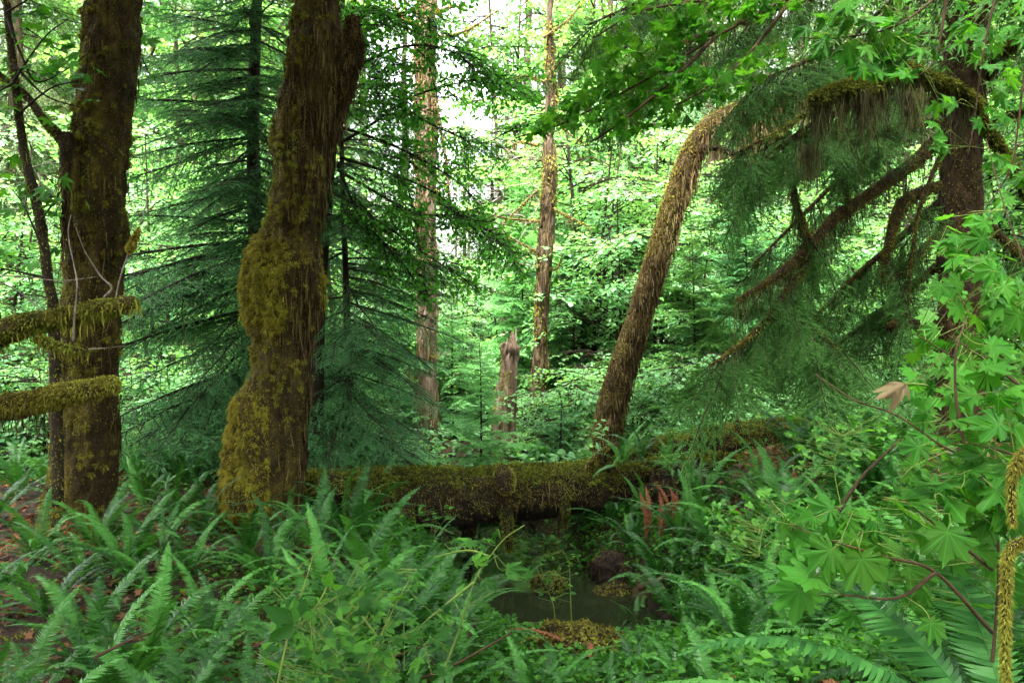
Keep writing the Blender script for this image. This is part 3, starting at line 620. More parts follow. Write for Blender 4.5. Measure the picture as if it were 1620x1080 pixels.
lv = Geo(); ptl = [(225, 22), (236, 38), (222, 62), (236, 66), (232, 88), (222, 110), (238, 120), (228, 130), (240, 10), (225, 5), (215, 95)]
t = thing('maple_bough', 'green maple leaves peeping out behind the straight mossy trunk', 'bough', P(200, 60, 8.3))
for px, py in ptl:
    dd = rs.normal(size=(1, 3)) * [1, .6, .3] + [.6, -.3, -.4]; lv.inst(LEAF5, frames(dd, nrm(np.array([[0, -.7, .8]]) + rs.normal(size=(1, 3)) * .3)) * .14, P(px, py, 8.2 + .3 * rs.rand())[None])
lv.build('leaves', M['maple'], t)
g = Geo()
for q_ in ([(180, -40), (215, 30), (238, 40)], [(190, 40), (218, 80), (240, 125)]): g.add(*tube(crom(PP(q_, 8.35), 10), np.linspace(.02, .005, 10), 4))
g.build('twigs', M['bark_dark'], t)

# ------------------------------------------------------------------ conifers
def conifer(H, r0, zlo, blen, nbr, tpls, tl, seed, droop=(-.15, .35), base=(0, 0, 0), lean=0, clump_=0, skew=None):
    rs = np.random.RandomState(seed); base = np.array(base, float); nl, wd = Geo(), Geo()
    z = np.linspace(-.1, H, 30); tr = np.stack([base[0] + lean * z + .04 * np.sin(z), base[1] + 0 * z, base[2] + z], -1); tg = Geo(); tg.add(*tube(tr, np.maximum(r0 * (1 - z / H) ** .8, .006), 14, lambda V: r0 * .12 * fbm(V * 6, 3)))
    zz = zlo + (H - zlo) * (np.arange(nbr) + rs.rand(nbr)) / nbr * .99; az = np.arange(nbr) * 2.4 + rs.normal(size=nbr) * .5
    if skew: az = np.where(rs.rand(nbr) < skew[1], skew[0] + rs.normal(size=nbr) * .7, az)
    f = (zz - zlo) / (H - zlo); L = np.array([blen(q) for q in f]) * (.65 + .5 * rs.rand(nbr)); pit = droop[0] + (droop[1] - droop[0]) * f + rs.normal(size=nbr) * .12
    d = np.stack([np.cos(az) * np.cos(pit), np.sin(az) * np.cos(pit), np.sin(pit)], -1)
    b = np.stack([np.interp(zz, z, tr[:, i]) for i in range(3)], -1); k = rs.randint(len(tpls), size=nbr)
    Mx = frames(d, nrm(np.array([0, 0, 1.0]) + rs.normal(size=d.shape) * .18)) * (L / tl)[:, None, None]
    for i, tp in enumerate(tpls):
        q = k == i; nl.inst(tp[0], Mx[q], b[q]); wd.inst(tp[1], Mx[q], b[q])
    return tg, wd, nl
HS = [conifer_spray(2.0, 36, .78, .10, .031, .014, .0085, 400 + i, 8) for i in range(4)]
HSW = [conifer_spray(2.0, 32, .8, .45, .030, .015, .0085, 420 + i, 7) for i in range(3)]
PEND = [conifer_spray(.9, 16, .42, .30, .026, .015, .0075, 440 + i, 4) for i in range(4)]
SPF = [conifer_spray(1.1, 24, .5, .28, .032, .014, .0095, 450 + i, 6) for i in range(4)]
YS = [conifer_spray(.8, 20, .36, .10, .034, .012, .0125, 460 + i, 5) for i in range(3)]
BS = [conifer_spray(2.5, 18, .95, .45, .075, .055, .022, 480 + i, 4) for i in range(4)]
FS = [conifer_spray(3.0, 9, 1.4, .4, .30, .24, .11, 500 + i, 2) for i in range(3)]

b0 = G(405, 11.4)
t = thing('hemlock', 'dark green hemlock spreading feathery boughs behind the burled trunk', 'tree', b0)
tg, wd, nl = conifer(12.5, .13, .35, lambda f: 2.75 * (1 - f) ** .7 + .3, 270, HS, 2.0, 61, (-.38, .08), b0, skew=(-1.57, .5))
tg.build('trunk', M['bark_dark'], t, smooth=True); wd.build('branches', M['bark_dark'], t); nl.build('needles', M['hemlock'], t)
hm = Geo(); p_, n_ = sample(*wd.arr()[:2], 12000, 63, lambda p, n: (np.abs(p[:, 0] - b0[0] - .1) < 1.5) * (p[:, 2] < 2.6) * sstep(-.2, .2, fbm(p * 2.2, 2)))
hm.add(*strands(p_, .05 + .25 * rs.rand(len(p_)) ** 2, .010, 64)); hm.build('hanging_moss', M['lichen'], t)
# a second, looser hemlock whose low boughs fill the dark side right of the burled trunk
b1 = G(545, 10.2)
t = thing('hemlock', 'smaller dark hemlock with low drooping boughs right of the burled trunk', 'tree', b1)
tg, wd, nl = conifer(7.0, .06, .3, lambda f: 1.9 * (1 - f) ** .6 + .15, 120, HS, 2.0, 66, (-.32, .06), b1, skew=(-1.0, .65))
tg.build('trunk', M['bark_dark'], t, smooth=True); wd.build('branches', M['bark_dark'], t); nl.build('needles', M['hemlock'], t)

YG = 'young hemlocks behind the fallen log'
def young(px, Y, H, label, seed, mat='hemlock_pale', wide=.95):
    b = G(px, Y); t = thing('young_hemlock', label, 'tree', b, YG)
    tg, wd, nl = conifer(H, .028, .15, lambda f: wide * (1 - f) ** .8 + .12, int(38 * H), YS, .8, seed, (-.1, .4), b)
    tg.build('trunk', M['bark_dark'], t); wd.build('branches', M['bark_dark'], t); nl.build('needles', M[mat], t)
young(757, 11.6, 2.75, 'tall pale young hemlock with a bare leader just right of the pale shredded trunk', 71, wide=.85)
young(712, 14.7, 2.4, 'low pale young hemlock at the foot of the pale shredded trunk', 72)
young(628, 14.8, 3.2, 'pale young hemlock left of the pale shredded trunk', 73, wide=1.1)
young(885, 12.4, 1.1, 'small bushy dark young hemlock between two mossy trunks behind the log', 74, 'hemlock', .65)
young(825, 16.5, 5.2, 'slender young hemlock in the gap behind the jagged snag', 75, 'hemlock_pale', 1.2)
young(905, 17.5, 4.6, 'dim young hemlock right of the slim brown trunk', 76, 'hemlock', 1.3)
young(1095, 13.6, 3.4, 'green young hemlock right of the bent tree foot', 77, 'spruce', 1.2)
young(1180, 14.6, 4.4, 'wide young hemlock under the long slanting spruce branch', 78, 'hemlock', 1.6)

# ------------------------------------------------------------------ distant mossy trunks, the snag and the bent tree
def far_trunk(rows, Y, ztop, name, label, mat, seed, moss, nm, tops=.5, lump=.05, ground=None):
    g, pts, rad = outline_trunk(rows, Y, ztop, 40, 200, lump, seed, tops); b = np.array([pts[0][0], Y, float(gh(pts[0][0], Y))])
    t = thing(name, label, 'tree', b); g.build('trunk', M[mat], t, smooth=True); V, T, _ = g.arr()
    q = Geo(); q.add(*fuzz(V, T, nm, seed, .03, .11, .018, 1.2, lambda p, n: (p[:, 2] < 9) * sstep(-.05, .25, fbm(p * np.array([3, 3, 1.6]) + seed, 3)))); q.build('moss', M[moss], t)
    return t, V, T, pts
tA, VA, TA, pA = far_trunk([(0, 660, 690), (60, 656, 690), (150, 655, 692), (300, 656, 693), (420, 658, 694), (520, 659, 693), (600, 657, 694), (680, 655, 696), (740, 650, 700)], 14, 12, 'shredded_trunk', 'pale trunk in shreds of golden moss, reaching into the open sky', 'bark_pale', 101, 'moss_tan', 14000)
rg = np.random.RandomState(9)
p_, n_ = sample(VA, TA, 2600, 102, lambda p, n: (p[:, 2] < 8) * sstep(-.1, .2, fbm(p * np.array([3, 3, .7]), 3))); q = Geo(); q.add(*strands(p_ + n_ * .02, .1 + .5 * rg.rand(len(p_)) ** 2, .03, 103, .1)); q.build('bark_shreds', M['moss_tan'], tA)
for q_ in ([(690, 165), (705, 250), (712, 330), (718, 370)], [(660, 40), (640, 30), (620, 5)], [(690, 20), (720, 10), (735, 15)], [(690, 60), (735, 50), (790, 15)], [(690, 300), (700, 330)], [(688, 560), (655, 575), (640, 590)]):
    mossy_limb(tA, PP(q_, 13.9), [.03, .025, .012], int(q_[0][1]) + 104, 'bark_pale', 'moss_gold', 900, 'limb', 160, (.05, .4), 'moss_tan', hi=.07, n=24, w=.016)
tB, VB, TB, pB = far_trunk([(0, 864, 878), (100, 862, 880), (200, 858, 880), (300, 855, 880), (380, 850, 880), (440, 848, 874), (500, 846, 868), (560, 842, 866), (620, 838, 864), (690, 832, 864), (720, 828, 868)], 15, 13, 'slim_mossy_trunk', 'slim brown mossy trunk between the jagged snag and the bent tree', 'bark_brown', 111, 'moss', 12000)
p_, n_ = sample(VB, TB, 3000, 112, lambda p, n: (p[:, 2] < 8) * sstep(-.2, .2, fbm(p * np.array([4, 4, 1]), 3))); q = Geo(); q.add(*strands(p_ + n_ * .02, .05 + .3 * rg.rand(len(p_)) ** 2, .02, 113, .12)); q.build('hanging_moss', M['moss_brown'], tB)
for q_ in ([(875, 330), (905, 345), (935, 360)], [(852, 300), (820, 330), (790, 360)], [(855, 350), (800, 345), (740, 330)], [(852, 400), (815, 380), (760, 350)], [(865, 180), (905, 215), (930, 230)], [(862, 130), (830, 120), (800, 130)], [(850, 420), (880, 425), (890, 400)], [(860, 60), (900, 30), (930, -10)], [(850, 230), (820, 225), (800, 240)]):
    mossy_limb(tB, PP(q_, 14.9), [.025, .016, .006], int(q_[1][1]) + 114, 'bark_brown', 'moss_gold', 350, 'limb', 80, (.05, .3), 'moss_tan', hi=.06, n=20, w=.014)
tw = Geo()
for k in range(70):
    a = P(rg.uniform(700, 870), rg.uniform(230, 430), 14.8 + rg.rand()); d = np.array([-rg.uniform(.3, 1), rg.normal() * .4, rg.normal() * .45]); cc = crom([a, a + d * .5 + rg.normal(size=3) * .05, a + d * rg.uniform(.7, 1.3)], 8); tw.add(*tube(cc, np.linspace(.012, .003, 8), 3))
tw.build('dead_twigs', M['twig_grey'], tB)
# jagged snag
bs = G(797, 13)
t = thing('jagged_snag', 'short broken snag with a splintered top behind the fallen log', 'snag', bs)
c = PP([(797, 735), (797, 690), (800, 640), (804, 590), (808, 555), (810, 545)], 13); cc = crom(c, 60); rr = np.interp(np.linspace(0, 1, 60), [0, .3, .7, .9, 1], [.21, .19, .15, .13, .11])
g = Geo(); V, T = tube(cc, rr, 36, lambda V: .10 * fbm(V * np.array([9, 9, 1.0]), 3) + .05 * fbm(V * np.array([30, 30, 2]), 2)); g.add(V, T)
for k in range(26):
    a = k / 26 * 2 * pi + .2 * rg.rand(); b = cc[-3] + np.array([math.cos(a), math.sin(a), 0]) * rg.uniform(.02, .11); h = rg.uniform(.04, .18) + (.18 if .3 < a < 1.6 else 0)
    g.add(*tube(np.array([b - [0, 0, .12], b, b + [rg.normal() * .01, 0, h]]), [.03, .026, .002], 4))
g.build('trunk', M['bark_pale'], t, smooth=False); q = Geo(); q.add(*fuzz(V, T, 9000, 121, .02, .07, .014, 1, lambda p, n: sstep(.0, .5, -n[:, 0]) * sstep(-.2, .2, fbm(p * 3, 2)))); q.build('moss', M['moss_gold'], t)

# bent tree
bb = G(960, 12)
t = thing('bent_mossy_tree', 'leaning mossy tree that arches over at the top with tan curtains of moss', 'tree', bb)
rows = [(955, 745, 34), (958, 700, 27), (966, 650, 25), (979, 600, 23.5), (998, 540, 22), (1014, 490, 20), (1032, 430, 20), (1048, 380, 20), (1066, 320, 20), (1082, 270, 19), (1100, 230, 18), (1122, 200, 17), (1150, 182, 15), (1190, 172, 13), (1240, 164, 11), (1290, 158, 9), (1340, 160, 6)]
c = PP([(a, b) for a, b, _ in rows], 12); c[-5:, 1] += np.linspace(0, -.5, 5); r = np.array([q for *_, q in rows]) / F * 12 * .87
bc, br = mossy_limb(t, c, r, 131, 'moss_base', 'moss', 52000, 'trunk', k=36, n=160, hi=.04, w=.007)
u = rg.rand(5200); up = .42 + .56 * u; n = 160
b = np.stack([np.interp(up, np.linspace(0, 1, n), bc[:, i]) for i in range(3)], -1); rr = np.interp(up, np.linspace(0, 1, n), br)
b[:, 0] += rr * rg.uniform(-.5, 1.0, len(u)); b[:, 1] += rr * rg.normal(size=len(u)) * .7; b[:, 2] -= rr * .2
kk = .25 + 1.3 * vnoise(np.stack([up * 40, up * 0, up * 0], -1)); ll = (.12 + .75 * rg.rand(len(u)) ** 1.8 * sstep(.45, .75, up) * (1 - .55 * sstep(.86, 1, up))) * kk
q = Geo(); q.add(*strands(b, ll, .014, 133, .16, 4)); q.build('moss_curtain', M['moss_tan'], t)
V, T = tube(bc, br, 12); q = Geo(); p_, n_ = sample(V, T, 9000, 138); q.add(*strands(p_ + n_ * .015, .04 + .22 * rg.rand(len(p_)) ** 2, .014, 139, .14)); q.build('trailing_moss', M['moss_brown'], t); q = Geo(); p_, n_ = sample(V, T, 12000, 140, lambda p, n: sstep(-.5, .7, -n[:, 0] + .6 * fbm(p * np.array([4, 4, 1.2]), 2))); q.add(*strands(p_ + n_ * .02, .04 + .2 * rg.rand(len(p_)) ** 2, .009, 141, .14)); q.build('lit_side_gold_moss', M['moss_tan'], t); q = Geo(); q.add(*fuzz(V, T, 16000, 134, .03, .08, .016, .6, lambda p, n: (n[:, 2] > -.1) * sstep(2.5, 3.6, p[:, 2]))); q.build('crest_moss', M['moss_gold'], t)  # gold strands gathered on the left also stand in for the lit side
mossy_limb(t, PP([(1105, 235), (1140, 235), (1165, 248), (1185, 265)], 11.9), [.07, .05, .05, .03], 135, 'rot', 'moss_brown', 1500, 'dead_limb', 300, (.1, .4), 'moss_tan')
mossy_limb(t, PP([(1060, 350), (1062, 390), (1052, 420)], 11.85), [.05, .04, .02], 136, 'moss_base', 'moss_green', 900, 'limb', 120, (.1, .3), 'moss_tan')

# ------------------------------------------------------------------ leafy background: vine maples, canopy maples, conifers, far wood
SPR_V = [leaf_spray(.95, 64, .085, CLEAF, 600 + i, .22, 8) for i in range(5)]
SPR_C = [leaf_spray(1.6, 60, .17, CLEAF, 620 + i, .35, 8) for i in range(4)]
def broadleaf(H, Rr, stems, nlimb, per, tpls, seed, r0=.05, low=.12):
    rs = np.random.RandomState(seed); lv, wd = Geo(), Geo()
    for s in range(stems):
        a = s / stems * 2 * pi + rs.rand(); R1 = Rr * .45 * rs.uniform(.3, 1); h = H * rs.uniform(.75, 1)
        st = crom([[0, 0, -.15], [math.cos(a) * R1 * .35, math.sin(a) * R1 * .35, h * .4], [math.cos(a) * R1, math.sin(a) * R1, h]], 16); wd.add(*tube(st, np.linspace(r0, r0 * .2, 16), 6))
        for l in range(nlimb):
            f = low + (1 - low) * (l + rs.rand()) / nlimb; b = np.array([np.interp(f, np.linspace(0, 1, 16), st[:, i]) for i in range(3)])
            az = rs.rand() * 2 * pi; L = Rr * (.45 + .55 * math.sin(pi * min(1, .25 + f * .75))) * rs.uniform(.45, 1)
            e = b + np.array([math.cos(az) * L, math.sin(az) * L, L * rs.uniform(-.15, .35)]); lm = crom([b, (b + e) / 2 + [0, 0, .12 * L], e], 8); wd.add(*tube(lm, np.linspace(r0 * .3, r0 * .08, 8), 4))
            u = rs.uniform(.25, 1, per); pt = np.stack([np.interp(u, np.linspace(0, 1, 8), lm[:, i]) for i in range(3)], -1); an = az + rs.normal(size=per) * .8
            spray_crown(lv, wd, pt, np.stack([np.cos(an), np.sin(an), rs.normal(size=per) * .15 - .1], -1), tpls, 1.0, seed * 31 + s * 50 + l, .2)
    return wd, lv
def variants(name, cat, specs, tpls, mats, group):
    out = []
    for sp in specs:
        wd, lv = broadleaf(*sp[:5], tpls, *sp[5:]); t = thing(name, '', cat, (0, 0, 0), group)
        wd.build('stems', M[mats[0]], t, smooth=True); lv.build('crown', M[mats[1]], t); out.append(t)
    return out
def line_up(tpls, spots, group, what, where, rs, hs=None):
    os_ = []
    for i, (px, Y, sc) in enumerate(spots):
        os_.append(put(tpls, i, G(px, Y), rs.rand() * 6.28, sc, group))
    ordlab(os_, what, where); return os_
rs = np.random.RandomState(77)
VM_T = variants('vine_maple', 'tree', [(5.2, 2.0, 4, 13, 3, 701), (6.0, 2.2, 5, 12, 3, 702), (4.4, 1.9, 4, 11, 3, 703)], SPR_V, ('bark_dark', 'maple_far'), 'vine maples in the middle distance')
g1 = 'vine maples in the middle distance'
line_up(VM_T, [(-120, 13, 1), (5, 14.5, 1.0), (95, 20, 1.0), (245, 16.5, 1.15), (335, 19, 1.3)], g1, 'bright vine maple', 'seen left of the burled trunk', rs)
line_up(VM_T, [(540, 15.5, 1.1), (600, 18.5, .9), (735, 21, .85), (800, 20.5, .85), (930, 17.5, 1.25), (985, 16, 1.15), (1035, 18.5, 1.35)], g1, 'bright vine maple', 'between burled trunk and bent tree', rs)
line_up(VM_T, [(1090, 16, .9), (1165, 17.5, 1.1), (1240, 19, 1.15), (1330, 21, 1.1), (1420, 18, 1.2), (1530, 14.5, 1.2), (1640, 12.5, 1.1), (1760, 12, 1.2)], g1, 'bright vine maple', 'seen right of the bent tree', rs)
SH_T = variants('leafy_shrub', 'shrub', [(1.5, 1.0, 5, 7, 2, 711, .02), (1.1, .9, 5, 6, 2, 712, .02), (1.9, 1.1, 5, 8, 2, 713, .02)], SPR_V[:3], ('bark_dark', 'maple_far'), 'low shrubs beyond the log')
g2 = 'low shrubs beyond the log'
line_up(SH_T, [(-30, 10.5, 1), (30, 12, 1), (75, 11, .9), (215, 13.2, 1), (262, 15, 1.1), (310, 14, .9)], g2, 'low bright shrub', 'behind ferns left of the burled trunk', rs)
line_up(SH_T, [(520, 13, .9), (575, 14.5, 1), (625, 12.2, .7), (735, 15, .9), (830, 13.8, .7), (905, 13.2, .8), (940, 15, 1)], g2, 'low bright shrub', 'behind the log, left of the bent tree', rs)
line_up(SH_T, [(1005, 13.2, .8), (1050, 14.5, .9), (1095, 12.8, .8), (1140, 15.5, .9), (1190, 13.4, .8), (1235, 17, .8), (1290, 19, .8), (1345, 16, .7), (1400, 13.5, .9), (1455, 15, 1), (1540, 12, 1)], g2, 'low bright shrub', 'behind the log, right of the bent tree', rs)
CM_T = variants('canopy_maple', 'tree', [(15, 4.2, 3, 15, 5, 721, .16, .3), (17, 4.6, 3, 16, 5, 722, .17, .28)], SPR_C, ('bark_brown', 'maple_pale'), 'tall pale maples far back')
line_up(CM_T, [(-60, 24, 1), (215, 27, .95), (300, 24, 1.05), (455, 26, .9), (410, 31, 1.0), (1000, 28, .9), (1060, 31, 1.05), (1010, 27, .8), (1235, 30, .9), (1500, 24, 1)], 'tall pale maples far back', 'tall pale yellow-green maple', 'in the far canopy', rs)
shade_maples = [(4.9, -1.2), (-4.6, -.6), (0, -5.6), (11.5, 5), (-11, 5), (-4.5, -4.5), (2.8, -4), (8.5, 1.5), (-9.5, .5), (8, -7), (-8, -9)]  # maples out of view, added round the camera to darken the foreground
os_ = []
for i, (x, y) in enumerate(shade_maples): os_.append(put(CM_T, i, (x, y, float(gh(x, y))), rs.rand() * 6.28, 1.0, 'tall unseen maples added round the viewpoint'))
for o, l in zip(os_, ('beside the right shoulder of the viewpoint', 'beside the left shoulder of the viewpoint', 'straight behind the viewpoint', 'beyond the right edge of the view', 'beyond the left edge of the view', 'behind and left of the viewpoint', 'close behind the viewpoint', 'off the right side of the view', 'off the left side of the view', 'behind and right of the viewpoint', 'far back on the left of the viewpoint')): o['label'] = 'added unseen tall maple shading the ferns, ' + l
NM_T = variants('canopy_maple', 'tree', [(16, 2.3, 2, 20, 5, 723, .13, .25)], SPR_C, ('bark_brown', 'maple_pale'), 'tall pale maples far back')
for i, (px, Y, l) in enumerate(((803, 28, 'narrow pale maple just right of the sky gap, left of the slim mossy trunk'), (905, 27, 'narrow pale maple just right of the slim mossy trunk, rising out of view'))):
    o = put(NM_T, 0, G(px, Y), .5 + 2 * i, 1, None); o['label'] = l
BC_T = []
for i, (H, Lb, sd) in enumerate([(26, 4.2, 731), (22, 3.6, 732), (30, 4.6, 733)]):
    t = thing('background_conifer', '', 'tree', (0, 0, 0)); tg, wd, nl = conifer(H, .32, 1.2, lambda f: Lb * (1 - f) ** .75 + .3, 190, BS, 2.5, sd, (-.45, .2))
    tg.build('trunk', M['bark_brown'], t); wd.build('branches', M['bark_dark'], t); nl.build('needles', M['far_needle'], t); BC_T.append(t)
g3 = 'tall conifers at the back'
line_up(BC_T, [(-150, 22, 1), (25, 23, 1), (100, 29, 1), (180, 33, 1), (260, 38, 1.1), (400, 31, 1), (480, 27, 1)], g3, 'tall grey-green conifer', 'behind, left of the pale shredded trunk', rs)
line_up(BC_T, [(575, 38, .9), (778, 29, .46), (735, 36, .40), (802, 33, .62), (640, 33, .85), (835, 37, .95), (890, 40, 1), (965, 34, 1), (1045, 30, .9)], g3, 'tall grey-green conifer', 'between pale trunk and bent tree', rs)
line_up(BC_T, [(1120, 25, 1), (1190, 31, 1), (1265, 27, 1), (1345, 33, 1), (1430, 28, 1), (1520, 31, 1), (1610, 24, 1), (1720, 27, 1)], g3, 'tall grey-green conifer', 'behind, right of the bent tree', rs)
fw = Geo(); ft = []
for i in range(3):
    tg, wd, nl = conifer(30, .3, 1, lambda f: 4.6 * (1 - f) ** .7 + .5, 90, FS, 3.0, 741 + i, (-.4, .1)); ft.append((nl.arr(), tg.arr()))
tr_ = Geo()
for k in range(210):
    Y = rs.uniform(44, 85); px = rs.uniform(-900, 2500); s = rs.uniform(.8, 1.25)
    if abs(px - 730) < 26 + 5.4 * s / Y * F: s = rs.uniform(.42, .60)
    p = G(px, Y); a = rs.rand() * 6.28; R = np.array([[math.cos(a), -math.sin(a), 0], [math.sin(a), math.cos(a), 0], [0, 0, 1]]) * s
    fw.inst(ft[k % 3][0], R[None], p[None]); tr_.inst(ft[k % 3][1], R[None], p[None])
tw_ = thing('far_forest', 'dim mass of distant conifers closing the view behind everything', 'forest', (0, 60, 0)); tw_['kind'] = 'stuff'
fw.build('foliage', M['far_needle'], tw_); tr_.build('trunks', M['bark_brown'], tw_)

# small-leaved tree whose dark boughs hang across the pale trunk
SPR_A = [leaf_spray(.55, 30, .062, OVAL, 640 + i, .45, 6) for i in range(4)]
b = G(500, 9.6); t = thing('small_leaved_tree', 'dark small-leaved boughs drooping across the pale shredded trunk', 'tree', b)
wd, lv = Geo(), Geo()
wd.add(*tube(crom(np.vstack([b, P(505, 500, 9.6), P(520, 300, 9.6), P(535, 100, 9.6), P(540, -150, 9.6)]), 40), np.linspace(.09, .03, 40), 8))
for i, q_ in enumerate(([(530, 120), (590, 85), (655, 75), (720, 95), (800, 150)], [(532, 215), (590, 185), (650, 150), (745, 130), (820, 120)], [(530, 190), (600, 215), (670, 250), (730, 290), (765, 330)], [(525, 260), (590, 300), (660, 340), (740, 350), (800, 400)], [(522, 300), (600, 350), (670, 400), (730, 440)],
                      [(540, 60), (600, 20), (660, 10), (690, 40)], [(540, 20), (580, -40), (640, -60), (720, -20)], [(530, 150), (620, 160), (690, 200), (760, 230), (805, 215)], [(525, 250), (560, 330), (620, 400), (680, 470)], [(538, 90), (570, 40), (600, -10)], [(530, 140), (580, 140), (620, 110)], [(530, 240), (620, 270), (700, 310), (770, 380)])):
    cc = crom(PP(q_, 9.3), 26); cc[:, 1] += np.linspace(.3, -.5 + .3 * (i % 3), 26); wd.add(*tube(cc, np.linspace(.022, .004, 26), 5))
    n = 34; u = rs.uniform(4, 25, n).astype(int); dr = nrm(np.gradient(cc, axis=0))[u]
    spray_crown(lv, wd, cc[u] + rs.normal(size=(n, 3)) * [.05, .15, .05], dr * [.8, .8, .6] + rs.normal(size=(n, 3)) * [.45, .6, .3] + [0, 0, -.3], SPR_A, 1.0, 800 + i, .5)
wd.build('branches', M['bark_dark'], t); lv.build('leaves', M['alder'], t)

# ------------------------------------------------------------------ the big spruce on the right and its mossy boughs
Ys = 9.2
rows_R = [(0, 1492, 1566), (100, 1488, 1562), (220, 1484, 1556), (340, 1484, 1556), (450, 1482, 1560), (540, 1476, 1562), (620, 1468, 1566), (720, 1456, 1574), (800, 1440, 1580)]
g, pR, rR = outline_trunk(rows_R, Ys, 16, 64, 260, .035, 151, .6)
t = thing('big_spruce', 'dark red-brown spruce with long slanting mossy branches and weeping needles', 'tree', np.array([pR[0][0], Ys, float(gh(pR[0][0], Ys))])); spruce = t
g.build('trunk', M['bark_red'], t, smooth=True); V, T, _ = g.arr()
q = Geo(); q.add(*fuzz(V, T, 30000, 152, .015, .05, .010, 1.2, lambda p, n: (p[:, 2] < 6.5) * sstep(.0, .3, fbm(p * np.array([5, 5, 2]), 3)))); q.build('trunk_moss', M['moss_brown'], t); q = Geo(); q.add(*fuzz(V, T, 40000, 154, .012, .045, .010, 1.0, lambda p, n: (p[:, 2] < 6.5) * sstep(-.1, .3, fbm(p * np.array([3, 3, 2]) + 40, 3)))); q.build('green_trunk_moss', M['moss'], t)
nl, wd = Geo(), Geo(); LINES = []
def bough(rows, rad, seed, nm=2600, hang=260, hl=(.05, .45), npend=20, mat='moss', pend=(.5, .95), frm=.25):
    c, r = mossy_limb(t, PP(rows), rad, seed, 'moss_base', mat, nm, 'branch', hang, hl, 'lichen', k=9, n=50, hi=.05)
    rs = np.random.RandomState(seed + 7)
    npend = int(npend * .5)
    if npend:
        u = rs.uniform(frm, 1, npend); i = (u * 49).astype(int); dr = nrm(np.gradient(c, axis=0))[i]
        d = dr * .45 + rs.normal(size=(npend, 3)) * [.35, .35, .15] + [0, 0, -.75]
        sc = rs.uniform(*pend, npend)
        spray_crown(nl, wd, c[i], d, PEND, sc, seed + 8, .8)
        npend = int(npend * .9); u = rs.uniform(frm, 1, npend); i = (u * 49).astype(int); dr = nrm(np.gradient(c, axis=0))[i]
        sd = np.where(rs.rand(npend) < .5, 1, -1)[:, None]; d = dr * .8 + nrm(np.cross(dr, [0, 0, 1.0])) * sd * rs.uniform(.2, 1, (npend, 1)) + rs.normal(size=(npend, 3)) * .15 + [0, 0, -.4]
        spray_crown(nl, wd, c[i], d, SPF, rs.uniform(.5, 1.0, npend), seed + 9, .3)
    return c
bough([(1484, 222, 9.1), (1440, 262, 8.8), (1400, 290, 8.6), (1350, 325, 8.3), (1320, 345, 8.1), (1284, 385, 7.9), (1240, 428, 7.7), (1200, 455, 7.6), (1165, 476, 7.5)], [.085, .075, .07, .06, .06, .055, .05, .035, .02], 161, 7000, 900, (.05, .55), 14)
bough([(1286, 384, 7.9), (1268, 430, 7.8), (1240, 466, 7.7), (1205, 515, 7.6), (1160, 552, 7.5), (1120, 580, 7.4)], [.04, .04, .035, .028, .02, .008], 162, 3000, 500, (.05, .4), 30)
bough([(1262, 440, 7.8), (1270, 490, 7.8), (1290, 520, 7.75), (1330, 555, 7.7)], [.025, .022, .016, .006], 163, 1500, 300, (.05, .3), 16)
bough([(1486, 292, 9.1), (1440, 312, 8.8), (1422, 330, 8.7), (1408, 380, 8.6), (1396, 438, 8.55)], [.05, .06, .06, .05, .03], 164, 5000, 500, (.05, .4), 6)
bough([(1488, 372, 9.1), (1460, 395, 8.9), (1432, 425, 8.8), (1398, 446, 8.7)], [.05, .045, .04, .025], 165, 3000, 300, (.05, .3), 6)
bough([(1484, 505, 9.1), (1455, 515, 8.9), (1425, 508, 8.8), (1408, 516, 8.7)], [.08, .08, .07, .05], 166, 4000, 400, (.05, .3), 5, 'moss_brown')
bough([(1488, 190, 9.1), (1420, 200, 8.6), (1350, 205, 8.2), (1290, 215, 7.9), (1210, 222, 7.6), (1160, 245, 7.4)], [.05, .04, .03, .025, .015, .006], 167, 1800, 200, (.05, .4), 46, pend=(.5, .85))
bough([(1488, 120, 9.1), (1400, 150, 8.4), (1330, 175, 8.0), (1270, 205, 7.7), (1215, 245, 7.5), (1175, 270, 7.4)], [.05, .04, .03, .025, .015, .006], 168, 1800, 200, (.05, .4), 50, pend=(.4, .8))
bough([(1488, 60, 9.1), (1400, 60, 8.5), (1340, 75, 8.1), (1280, 95, 7.9), (1225, 118, 7.8), (1190, 130, 7.7)], [.05, .045, .04, .03, .018, .006], 169, 2400, 300, (.05, .6), 50)
bough([(1490, -30, 9.1), (1380, -20, 8.6), (1260, 0, 8.3), (1150, 45, 8.0), (1060, 75, 7.8), (960, 130, 7.6)], [.06, .06, .05, .04, .03, .008], 170, 4000, 600, (.1, .7), 56)
bough([(1488, 150, 9.3), (1400, 210, 9.3), (1330, 280, 9.2), (1260, 350, 9.1), (1190, 420, 9.0)], [.05, .04, .03, .02, .008], 171, 2200, 500, (.1, .6), 26)
bough([(1486, 320, 9.3), (1420, 380, 9.4), (1350, 440, 9.4), (1290, 500, 9.4), (1220, 560, 9.4)], [.05, .04, .03, .02, .008], 172, 2200, 500, (.1, .5), 34)
bough([(1484, 420, 9.3), (1420, 470, 9.5), (1360, 520, 9.6), (1300, 560, 9.7)], [.05, .04, .03, .01], 173, 2000, 400, (.1, .4), 22)
bough([(1490, -120, 9.2), (1400, -110, 9.3), (1280, -90, 9.4), (1150, -60, 9.5), (1020, 0, 9.6), (930, 40, 9.6)], [.06, .06, .05, .04, .03, .008], 174, 2200, 500, (.1, .7), 60)
bough([(1345, 150, 8.2), (1330, 200, 8.1), (1328, 250, 8.1), (1338, 300, 8.1), (1340, 350, 8.1)], [.012, .03, .05, .03, .008], 175, 2600, 300, (.05, .3), 0)
